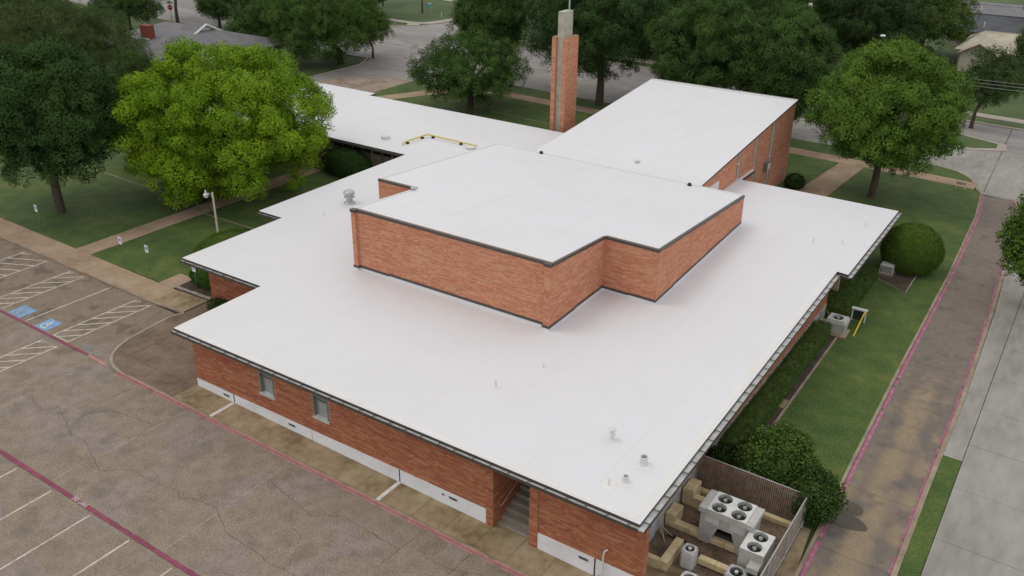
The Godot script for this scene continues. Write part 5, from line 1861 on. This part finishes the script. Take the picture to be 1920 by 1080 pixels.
	for k in 8:
		var p := PI / 8 + PI / 4 * k
		var q := p + PI / 4
		var c := v3(0, 2.2, 0) + face * 0.06
		var e0 := c + (sidev * cos(p) + Vector3.UP * sin(p)) * 0.4
		var e1 := c + (sidev * cos(q) + Vector3.UP * sin(q)) * 0.4
		tri(st, c, e0, e1)
		quad(st, e0 - face * 0.015, e1 - face * 0.015, e1, e0)
	var oc := part("octagon", st, M.sign_red, ss)
	var tm := TextMesh.new()
	tm.text = "STOP"
	tm.font_size = 24
	tm.pixel_size = 0.0105
	tm.depth = 0.004
	tm.font = SystemFont.new()
	tm.font.font_names = PackedStringArray(["Droid Sans"])
	tm.material = M.sign_white
	var txt := inst("lettering", tm, oc)
	txt.transform = Transform3D(Basis(sidev, Vector3.UP, face), v3(0, 2.2, 0) + face * 0.066)
	for k in 2:
		st = begin()
		var d := sidev if k == 0 else face
		var n := face if k == 0 else sidev
		var y := 2.78 + 0.2 * k
		hexa(st, [d * -0.45 + n * 0.01 + v3(0, y, 0), d * 0.45 + n * 0.01 + v3(0, y, 0), d * 0.45 - n * 0.01 + v3(0, y, 0), d * -0.45 - n * 0.01 + v3(0, y, 0),
			d * -0.45 + n * 0.01 + v3(0, y + 0.18, 0), d * 0.45 + n * 0.01 + v3(0, y + 0.18, 0), d * 0.45 - n * 0.01 + v3(0, y + 0.18, 0), d * -0.45 - n * 0.01 + v3(0, y + 0.18, 0)])
		part("street_blade", st, M.sign_green, ss)
	# corner lawn things across the street
	var bs := thing("board_sign", "teal board sign on two posts on the corner lawn", "sign", v3(-97.3, gy(-97.3), -121.6))
	for x: float in [-0.3, 0.3]:
		st = begin()
		tube(st, [v3(x, 0, 0), v3(x, 1.1, 0)], [0.05, 0.05], 6)
		part("leg", st, M.far_walk, bs)
	st = begin()
	box(st, v3(-0.5, 1.05, -0.05), v3(0.5, 1.75, 0.05))
	var pan := part("board", st, M.teal, bs)
	st = begin()
	box(st, v3(-0.42, 1.5, 0.05), v3(0.42, 1.66, 0.06))
	part("white_band", st, M.sign_white, pan)
	var mk := thing("marker_post", "short white marker post on the corner lawn", "post", v3(-93.9, gy(-93.9), -120.4))
	st = begin()
	lathe(st, Vector3.ZERO, [[0.07, 0], [0.07, 0.72], [0.04, 0.8], [0, 0.82]], 8)
	part("post", st, M.trim, mk)
	st = begin()
	lathe(st, Vector3.ZERO, [[0.075, 0.6], [0.075, 0.68]], 8)
	part("band", st, M.sign_red, mk)
	# street lamp and utility pole beyond the trees
	var sl := thing("street_lamp", "grey street lamp with white head rising above the round tree", "street lamp", v3(-23.4, gy(-23.4), -113.6))
	st = begin()
	tube(st, [v3(0, 0, 0), v3(0, 6.6, 0), v3(-0.1, 7.0, 0.2), v3(-0.3, 7.1, 0.5)], [0.09, 0.06, 0.05, 0.04], 8)
	part("post", st, M.galv, sl)
	st = begin()
	cbox(st, v3(-0.62, 7.02, 0.36), v3(-0.12, 7.22, 0.78), 0.06)
	part("head", st, M.sign_white, sl)
	var up := thing("utility_pole", "wooden utility pole with a pale transformer can above the dark trees", "utility pole", v3(-32.6, gy(-32.6), -113.4))
	st = begin()
	tube(st, [v3(0, 0, 0), v3(0, 11.4, 0)], [0.16, 0.11], 8)
	part("post", st, M.bark, up)
	st = begin()
	lathe(st, v3(0.0, 8.9, 0.36), [[0.0, 0.0], [0.24, 0.0], [0.24, 0.75], [0.16, 0.85], [0.0, 0.86]], 12)
	part("transformer", st, M.trim, up)
	st = begin()
	box(st, v3(-1.1, 10.6, -0.06), v3(1.1, 10.74, 0.06))
	part("crossarm", st, M.wood, up)
	for k in 3:
		var w := thing("power_line", ["lowest of three overhead cables crossing beside the roadside tree", "middle one of three overhead cables beside the roadside tree", "highest of three overhead cables crossing beside the roadside tree"][k], "cable", v3(-26, 6.8 + 0.26 * k, -93), "overhead cables over the street")
		st = begin()
		var pts := []
		var rad := []
		for i in 13:
			var f := i / 12.0
			pts.append(v3(f * 44.0, 1.7 * f - 1.1 * sin(PI * f) + 0.12 * k * f + 0.3, 0.0))
			rad.append(0.016)
		tube(st, pts, rad, 4)
		part("cable", st, M.cable, w)

# ---------------------------------------------------------------- houses and a car
func make_neighbours() -> void:
	# grey hip roof behind the left trees
	var h := thing("house", "house with grey shingle hip roof and red brick chimney", "house", v3(-97, gy(-97), -72))
	var g := gy(-97)
	var e := g + 2.75
	var st := begin()
	box(st, v3(-105, g - 0.3, -64.6), v3(-88.5, e, -80.4))
	wpart("wall", st, M.siding, h)
	st = begin()
	var q := [v3(-106, e, -63.8), v3(-87.5, e, -63.8), v3(-87.5, e, -81.2), v3(-106, e, -81.2)]
	var r0 := v3(-100.6, e + 2.1, -73.2)
	var r1 := v3(-94.0, e + 2.1, -73.2)
	quad(st, q[0], q[1], r1, r0)
	quad(st, q[2], q[3], r0, r1)
	tri(st, q[1], q[2], r1)
	tri(st, q[3], q[0], r0)
	quad(st, q[3], q[2], q[1], q[0])
	var rf := wpart("roof", st, M.shingle, h)
	st = begin()
	var gx := -93.0
	var ap := v3(gx, e + 2.5, -73.2)
	quad(st, v3(gx, e + 1.35, -70.9), ap, v3(-96.5, e + 2.5, -73.2), v3(-96.5, e + 1.35, -70.9))
	quad(st, ap, v3(gx, e + 1.35, -75.5), v3(-96.5, e + 1.35, -75.5), v3(-96.5, e + 2.5, -73.2))
	wpart("gable", st, M.shingle, rf)
	st = begin()
	tri(st, v3(gx - 0.2, e + 1.3, -70.9), v3(gx - 0.2, e + 1.3, -75.5), v3(gx - 0.2, e + 2.45, -73.2))
	tube(st, [v3(gx, e + 1.3, -70.8), ap, v3(gx, e + 1.3, -75.6)], [0.15, 0.15, 0.15], 6)
	wpart("gable_trim", st, M.trim, rf)
	st = begin()
	box(st, v3(-98.7, e + 0.3, -68.9), v3(-97.2, e + 2.6, -68.0))
	var ch := wpart("chimney", st, M.brick_red, rf)
	st = begin()
	box(st, v3(-98.8, e + 1.0, -67.98), v3(-97.1, e + 1.14, -67.9))
	wpart("flashing", st, M.trim, ch)
	for p: Array in [[-99.6, -67.4], [-97.6, -66.8]]:
		st = begin()
		lathe(st, v3(p[0], e + 0.7, p[1]), [[0.1, 0.0], [0.1, 0.4], [0.2, 0.42], [0.2, 0.52], [0.0, 0.55]], 8)
		wpart("vent_pipe", st, M.trim, rf)
	st = begin()
	box(st, v3(-106.1, e - 0.18, -63.75), v3(-87.4, e + 0.02, -63.65))
	box(st, v3(-87.5, e - 0.18, -63.8), v3(-87.4, e + 0.02, -81.2))
	wpart("fascia", st, M.trim, h)
	for k in 4:
		st = begin()
		box(st, v3(-103.5 + k * 4.0, g + 0.9, -64.58), v3(-102.0 + k * 4.0, g + 2.1, -64.55))
		wpart("window", st, M.dark_glass, h)
	# cream roof with front gable
	house_gable("house with cream shingle roof and a front gable across the street", v3(-15.5, gy(-15.5), -143.0), -19.4, -9.0, -137.2, -149.5, 2.5, 1.7, M.shingle_cream, [-18.6, -13.6, -134.6])
	house_gable("house with dark grey roof behind the cream roofed house", v3(-14, gy(-14), -159.0), -23.0, -6.0, -152.5, -166.5, 2.5, 1.6, M.shingle_dark, [])
	house_gable("pale grey low building far behind the dark roofed house", v3(-14, gy(-14), -176.0), -26.0, -3.0, -170.0, -184.0, 2.8, 0.5, M.shingle, [])
	# parked pickup, mostly behind a tree
	var c := thing("parked_car", "dark grey parked car partly hidden behind the roadside tree", "car", v3(-98.5, gy(-98.5), -107.4))
	st = begin()
	cbox(st, v3(-2.3, 0.35, -0.88), v3(2.3, 0.95, 0.88), 0.12)
	part("body", st, M.car_paint, c)
	st = begin()
	hexa(st, [v3(-1.5, 0.94, 0.8), v3(1.5, 0.94, 0.8), v3(1.5, 0.94, -0.8), v3(-1.5, 0.94, -0.8), v3(-1.0, 1.5, 0.62), v3(1.1, 1.5, 0.62), v3(1.1, 1.5, -0.62), v3(-1.0, 1.5, -0.62)])
	var cab := part("cabin", st, M.dark_glass, c)
	st = begin()
	cbox(st, v3(-0.98, 1.5, -0.63), v3(1.08, 1.54, 0.63), 0.02)
	part("roof_panel", st, M.car_paint, cab)
	for p: Array in [[-1.45, 0.8], [1.45, 0.8], [-1.45, -0.8], [1.45, -0.8]]:
		st = begin()
		tube(st, [v3(p[0], 0.33, p[1] - 0.11), v3(p[0], 0.33, p[1] + 0.11)], [0.33, 0.33], 16)
		var wl := part("wheel", st, M.tyre, c)
		st = begin()
		tube(st, [v3(p[0], 0.33, p[1] - 0.116), v3(p[0], 0.33, p[1] + 0.116)], [0.19, 0.19], 12)
		part("rim", st, M.galv, wl)
	for z: float in [-0.6, 0.6]:
		st = begin()
		box(st, v3(2.29, 0.65, z - 0.15), v3(2.32, 0.82, z + 0.15))
		part("tail_light", st, M.sign_red, c)

func house_gable(label: String, at: Vector3, x0: float, x1: float, z0: float, z1: float, eh: float, rise: float, m: Material, wing: Array) -> void:
	var h := thing("house", label, "house", at)
	var g := at.y
	var e := g + eh
	var zm := (z0 + z1) * 0.5
	var st := begin()
	box(st, v3(x0 + 0.6, g - 0.4, z0 - 0.6), v3(x1 - 0.6, e, z1 + 0.6))
	var w := wpart("wall", st, M.siding, h)
	st = begin()
	var a := v3(x0, e, z0)
	var b := v3(x1, e, z0)
	var c := v3(x1, e, z1)
	var d := v3(x0, e, z1)
	var r0 := v3(x0 + 2.5, e + rise, zm)
	var r1 := v3(x1 - 2.5, e + rise, zm)
	quad(st, a, b, r1, r0)
	quad(st, c, d, r0, r1)
	tri(st, b, c, r1)
	tri(st, d, a, r0)
	quad(st, d, c, b, a)
	var rf := wpart("roof", st, m, h)
	st = begin()
	tube(st, [r0, r1], [0.09, 0.09], 6)
	wpart("ridge", st, m, rf)
	for k in 3:
		st = begin()
		box(st, v3(x0 + 2.0 + k * 3.2, g + 0.9, z0 - 0.61), v3(x0 + 3.4 + k * 3.2, g + 2.0, z0 - 0.57))
		wpart("window", st, M.dark_glass, w)
	st = begin()
	lathe(st, v3(x0 + 4.5, e + rise * 0.5, z0 - 2.2), [[0.08, -0.3], [0.08, 0.5], [0.0, 0.5]], 6)
	wpart("vent_pipe", st, M.trim, rf)
	if wing.size() > 0:
		var ap := v3((wing[0] + wing[1]) * 0.5, e + rise * 0.8, wing[2])
		st = begin()
		box(st, v3(wing[0] + 0.4, g - 0.4, wing[2] - 0.4), v3(wing[1] - 0.4, e, z0 - 1.0))
		tri(st, v3(wing[0] + 0.4, e, wing[2] - 0.4), v3(wing[1] - 0.4, e, wing[2] - 0.4), ap - v3(0, 0.15, 0.4))
		wpart("gable_wall", st, M.shingle_cream, h)
		st = begin()
		var bk := v3(ap.x, ap.y, zm)
		quad(st, v3(wing[0], e - 0.1, wing[2]), ap, bk, v3(wing[0], e - 0.1, zm))
		quad(st, ap, v3(wing[1], e - 0.1, wing[2]), v3(wing[1], e - 0.1, zm), bk)
		wpart("gable_roof", st, m, rf)
		st = begin()
		tube(st, [v3(wing[0], e - 0.12, wing[2]), ap - v3(0, 0.03, 0), v3(wing[1], e - 0.12, wing[2])], [0.12, 0.12, 0.12], 6)
		wpart("barge_board", st, M.wood, rf)

# ---------------------------------------------------------------- trees and hedges
func make_plants() -> void:
	var dark := C(0.04, 0.076, 0.021)
	var dark2 := C(0.062, 0.106, 0.027)
	var mid := C(0.06, 0.115, 0.022)
	var mid2 := C(0.092, 0.14, 0.026)
	var olive := C(0.05, 0.075, 0.026)
	var olive2 := C(0.072, 0.1, 0.034)
	tree("bright yellow green tree with dense rounded crown beside the white roof", {"x": -57.6, "z": -45.6, "cy": 5.85, "r": 8.3, "ry": 6.7, "lobe": 1.3, "n": 250, "col": C(0.105, 0.2, 0.013), "col2": C(0.175, 0.262, 0.017), "dens": 54, "leaf": "mid", "gap": 0.06})
	tree("large dark green tree on the lawn beside the parking stalls", {"x": -64.6, "z": -35.9, "bx": -64.4, "bz": -35.0, "cy": 7.9, "r": 5.6, "ry": 5.3, "lobe": 1.15, "n": 190, "col": C(0.028, 0.058, 0.017), "col2": C(0.046, 0.084, 0.022), "dens": 50, "leaf": "mid", "trunk": 0.33})
	tree("feathery olive green tree behind the large dark tree", {"x": -98.0, "z": -56.5, "cy": 6.2, "r": 9.0, "ry": 4.6, "lobe": 1.5, "n": 210, "col": olive, "col2": olive2, "dens": 30, "leaf": "fine", "gap": 0.05})
	tree("small olive tree in front of the grey hip roof", {"x": -84.5, "z": -57.0, "cy": 4.4, "r": 2.6, "ry": 3.2, "lobe": 0.95, "n": 60, "col": dark2, "col2": olive, "dens": 32, "leaf": "fine"})
	tree("round full green tree on the lawn beside the alley entrance", {"x": -14.7, "z": -78.0, "bx": -14.8, "bz": -77.4, "cy": 6.8, "r": 6.0, "ry": 5.8, "lobe": 1.15, "n": 230, "col": C(0.064, 0.122, 0.021), "col2": C(0.108, 0.175, 0.029), "dens": 52, "leaf": "mid", "trunk": 0.3})
	tree("ragged low green tree left of the tower", {"x": -57.2, "z": -78.0, "cy": 4.5, "r": 6.2, "ry": 3.9, "lobe": 1.0, "n": 170, "col": C(0.04, 0.075, 0.02), "col2": C(0.065, 0.115, 0.028), "dens": 30, "leaf": "mid", "spray": 22, "gap": 0.16})
	tree("big shade tree at the street corner left of the side street", {"x": -84.5, "z": -84.0, "bx": -83.0, "bz": -85.4, "cy": 6.2, "r": 7.6, "ry": 5.6, "lobe": 1.25, "n": 210, "col": mid, "col2": C(0.06, 0.1, 0.028), "dens": 32})
	tree("slim trunked tree at the kerb of the side street", {"x": -83.2, "z": -90.6, "bx": -82.2, "bz": -90.6, "cy": 4.6, "r": 3.4, "ry": 2.7, "lobe": 0.95, "n": 70, "col": dark2, "col2": mid2, "dens": 32, "trunk": 0.14})
	tree("tall dark tree behind the tower with a stout trunk", {"x": -48.6, "z": -90.0, "bx": -47.2, "bz": -88.6, "cy": 9.0, "r": 8.3, "ry": 6.9, "lobe": 1.3, "n": 260, "col": dark, "col2": C(0.042, 0.075, 0.024), "dens": 32, "trunk": 0.42})
	for a: Array in [[-35.4, -88.5, 7.4, 6.2, 6.2, "dark tree right of the tower above the hall roof"], [-26.9, -88.4, 7.0, 4.6, 5.8, "dark tree overhanging the street beside the hall's brick end"], [-62.2, -89.0, 8.0, 4.3, 5.2, "dark tree beyond the ragged tree left of the tower"],
			[-59.8, -117.0, 7.0, 6.8, 6.2, "tall dark tree across the street left of the tower mast"], [-52.0, -116.0, 7.5, 6.8, 6.4, "tall dark tree across the street behind the tower mast"], [-39.0, -116.5, 7.2, 6.4, 6.0, "tall dark tree across the street right of the tower"], [-67.5, -115.5, 6.6, 6.8, 6.0, "dark tree across the street behind the ragged tree"], [-37.5, -134.0, 6.2, 8.0, 5.0, "dark tree in the back row near the transformer pole"], [-50.0, -136.0, 6.2, 8.5, 5.2, "dark tree in the back row behind the tower mast"]]:
		tree(a[5], {"x": a[0], "z": a[1], "cy": a[2], "r": a[3], "ry": a[4], "lobe": 1.3, "n": 180, "col": dark, "col2": dark2, "dens": 38}, "dark trees along the street")
	tree("broad dark tree behind the round full tree", {"x": -27.5, "z": -119.5, "cy": 6.6, "r": 7.0, "ry": 5.4, "lobe": 1.4, "n": 200, "col": C(0.024, 0.042, 0.016), "col2": C(0.036, 0.06, 0.02), "dens": 30}, "dark trees along the street")
	tree("spreading dark tree left of the cream roofed house", {"x": -24.6, "z": -143.0, "cy": 5.0, "r": 6.6, "ry": 5.2, "lobe": 1.2, "n": 150, "col": mid, "col2": olive2, "dens": 30, "leaf": "big"})
	tree("dark tree right of the cream roofed house", {"x": -9.2, "z": -137.0, "cy": 3.4, "r": 3.2, "ry": 4.0, "lobe": 1.0, "n": 90, "col": dark, "col2": dark2, "dens": 32})
	tree("dark tree beside the pale building behind the houses", {"x": -10.6, "z": -160.0, "cy": 4.4, "r": 3.4, "ry": 4.8, "lobe": 1.1, "n": 80, "col": dark, "col2": olive, "dens": 30})
	tree("roadside tree with a forked trunk in front of the cream roofed house", {"x": -10.6, "z": -106.6, "bx": -11.7, "bz": -106.1, "cy": 4.7, "r": 3.1, "ry": 3.4, "lobe": 0.95, "n": 90, "col": C(0.045, 0.075, 0.024), "col2": C(0.06, 0.095, 0.03), "dens": 30, "leaf": "small", "trunk": 0.2})
	tree("leafy green tree growing beside the alley kerb", {"x": -0.9, "z": -62.5, "cy": 4.1, "r": 2.9, "ry": 3.4, "lobe": 0.85, "n": 110, "col": mid, "col2": mid2, "dens": 40, "leaf": "big", "gap": 0.14})
	for a: Array in [[-119.0, -80.5, 5.6, 5.4, 3.6, "dark tree behind the left end of the grey hip roof"], [-112.8, -91.2, 5.2, 3.2, 3.2, "tree at the kerb behind the grey hip roof"], [-101.5, -89.5, 4.8, 4.6, 3.2, "tree at the kerb right of the grey hip roof"], [-93.2, -80.8, 4.4, 3.6, 3.4, "bushy tree at the right end of the grey hip roof"]]:
		tree(a[5], {"x": a[0], "z": a[1], "cy": a[2], "r": a[3], "ry": a[4], "lobe": 1.05, "n": 110, "col": dark, "col2": dark2, "dens": 30, "trunk": 0.22}, "trees round the grey roofed house")
	tree("leaning tree with bare lower trunk beside the stop sign", {"x": -121.8, "z": -91.4, "bx": -119.6, "bz": -89.0, "cy": 7.6, "r": 4.6, "ry": 2.8, "lobe": 1.1, "n": 90, "col": dark2, "col2": olive, "dens": 28, "leaf": "fine", "trunk": 0.24})
	for a: Array in [[-128.0, -70.0, 6.0, 7.0, 4.8, "dark tree at the far left beyond the olive tree"], [-116.0, -112.0, 5.8, 6.0, 4.6, "dark tree across the street above the grey hip roof"], [-103.5, -113.5, 6.2, 4.5, 4.6, "dark tree across the street left of the corner lawn"], [-134.0, -112.0, 6.0, 7.0, 5.0, "dark tree across the street beyond the stop sign"]]:
		tree(a[5], {"x": a[0], "z": a[1], "cy": a[2], "r": a[3], "ry": a[4], "lobe": 1.3, "n": 130, "col": dark, "col2": olive, "dens": 28}, "far trees across the street")
	tree("thin young tree beside the teal board sign", {"x": -98.9, "z": -122.2, "bx": -98.6, "bz": -121.3, "cy": 6.2, "r": 2.0, "ry": 1.6, "lobe": 0.8, "n": 26, "col": mid, "col2": mid2, "dens": 28, "trunk": 0.14})
	tree("young tree on the corner lawn left of the teal sign", {"x": -108.5, "z": -122.5, "bx": -107.6, "bz": -121.8, "cy": 5.6, "r": 2.2, "ry": 1.8, "lobe": 0.8, "n": 30, "col": mid, "col2": mid2, "dens": 28, "trunk": 0.12})
	tree("young tree on the corner lawn right of the white marker", {"x": -97.5, "z": -131.0, "bx": -96.2, "bz": -129.5, "cy": 6.0, "r": 2.4, "ry": 1.8, "lobe": 0.8, "n": 30, "col": mid, "col2": mid2, "dens": 28, "trunk": 0.12})
	# hedges and bushes
	var hc := C(0.066, 0.108, 0.024)
	hedge("long clipped hedge along the brick wall facing the alley", v3(-11.5, -0.5, -50.6), v3(-10.5, 0.6, -35.6), hc, "clipped hedges by the alley wall")
	hedge("clipped hedge between the air conditioner and the round bush", v3(-12.1, -0.5, -60.8), v3(-10.25, 0.5, -53.2), hc, "clipped hedges by the alley wall")
	hedge("low clipped hedge under the stepped eave by the flower bed", v3(-43.0, 0.0, -31.95), v3(-38.2, 0.72, -31.1), C(0.03, 0.065, 0.015))
	dome("huge clipped round bush at the roof corner near the alley", v3(-8.95, 0.95, -64.2), 2.05, 1.85, 2.05, C(0.06, 0.112, 0.016), C(0.085, 0.135, 0.02), 130.0, 0.05)
	dome("low clipped mound of hedge beside the lamp post", v3(-47.9, 0.75, -37.3), 2.15, 1.15, 2.7, C(0.066, 0.115, 0.018), C(0.09, 0.138, 0.024), 130.0, 0.05)
	dome("leafy shrub filling the stone edged flower bed", v3(-45.55, 0.75, -33.2), 1.25, 0.75, 0.55, C(0.035, 0.085, 0.018), C(0.06, 0.12, 0.025), 120.0, 0.22, "leafy_shrub", 0.95)
	dome("dark shrub against the wing wall under the dark windows", v3(-53.2, 1.2, -54.6), 2.6, 1.4, 1.2, C(0.03, 0.062, 0.018), C(0.045, 0.085, 0.022), 90.0, 0.25, "leafy_shrub", 1.0)
	dome("small dark shrub beside the footpath behind the hall", v3(-20.9, 0.3, -75.6), 0.8, 0.7, 0.8, C(0.018, 0.034, 0.012), C(0.028, 0.05, 0.016), 90.0, 0.25, "leafy_shrub", 0.9)
	var sh := tree("big loose green shrub spilling over the slatted yard fence", {"x": -8.5, "z": -35.2, "cy": 0.85, "r": 1.75, "ry": 1.25, "lobe": 0.5, "n": 120, "col": C(0.05, 0.085, 0.02), "col2": C(0.07, 0.115, 0.026), "dens": 110, "leaf": "small", "trunk": 0.06}, "", "large_shrub")
	sh.set_meta("category", "shrub")
	sh = tree("dark loose shrub between the yard fence and the alley kerb", {"x": -6.55, "z": -34.0, "cy": 0.6, "r": 1.1, "ry": 1.2, "lobe": 0.42, "n": 80, "col": C(0.032, 0.062, 0.016), "col2": C(0.048, 0.082, 0.02), "dens": 130, "leaf": "small", "trunk": 0.05}, "", "large_shrub")
	sh.set_meta("category", "shrub")
	sh = tree("wispy shrub at the end of the long hedge behind the fence", {"x": -10.9, "z": -34.4, "cy": 0.2, "r": 0.7, "ry": 0.65, "lobe": 0.35, "n": 40, "col": C(0.022, 0.042, 0.014), "col2": C(0.035, 0.06, 0.02), "dens": 120, "leaf": "small", "trunk": 0.03}, "", "large_shrub")
	sh.set_meta("category", "shrub")

func _ready() -> void:
	# camera
	var cam := Camera3D.new()
	cam.name = "camera"
	add_child(cam)
	cam.position = Vector3(0, 26, 0)
	cam.rotation_order = EULER_ORDER_YXZ
	cam.rotation_degrees = Vector3(-25.869, 33.445, 0.711)
	cam.fov = 35.14
	cam.near = 0.1
	cam.far = 1200.0
	cam.current = true
	# overcast sky
	var env := Environment.new()
	var sky := Sky.new()
	var sm := ProceduralSkyMaterial.new()
	sm.sky_top_color = Color(0.965, 0.968, 0.975)
	sm.sky_horizon_color = Color(0.9, 0.905, 0.91)
	sm.sky_curve = 0.3
	sm.ground_bottom_color = Color(0.3, 0.3, 0.26)
	sm.ground_horizon_color = Color(0.6, 0.6, 0.58)
	sky.sky_material = sm
	env.background_mode = Environment.BG_SKY
	env.sky = sky
	env.tonemap_mode = Environment.TONE_MAPPER_LINEAR
	env.tonemap_exposure = 1.1
	env.sdfgi_enabled = true
	env.ssao_enabled = true
	env.ssil_enabled = true
	var we := WorldEnvironment.new()
	we.name = "world"
	we.environment = env
	add_child(we)
	var sun := DirectionalLight3D.new()
	sun.name = "sun"
	add_child(sun)
	sun.rotation_degrees = Vector3(-62, -62, 0)
	sun.light_energy = 0.24
	sun.light_color = Color(1.0, 0.97, 0.92)
	sun.light_angular_distance = 24.0
	sun.shadow_enabled = true

	make_materials()
	make_bricks()
	make_ground()
	make_building()
	make_tower()
	make_roof_things()
	make_yard()
	make_small_things()
	make_neighbours()
	make_plants()
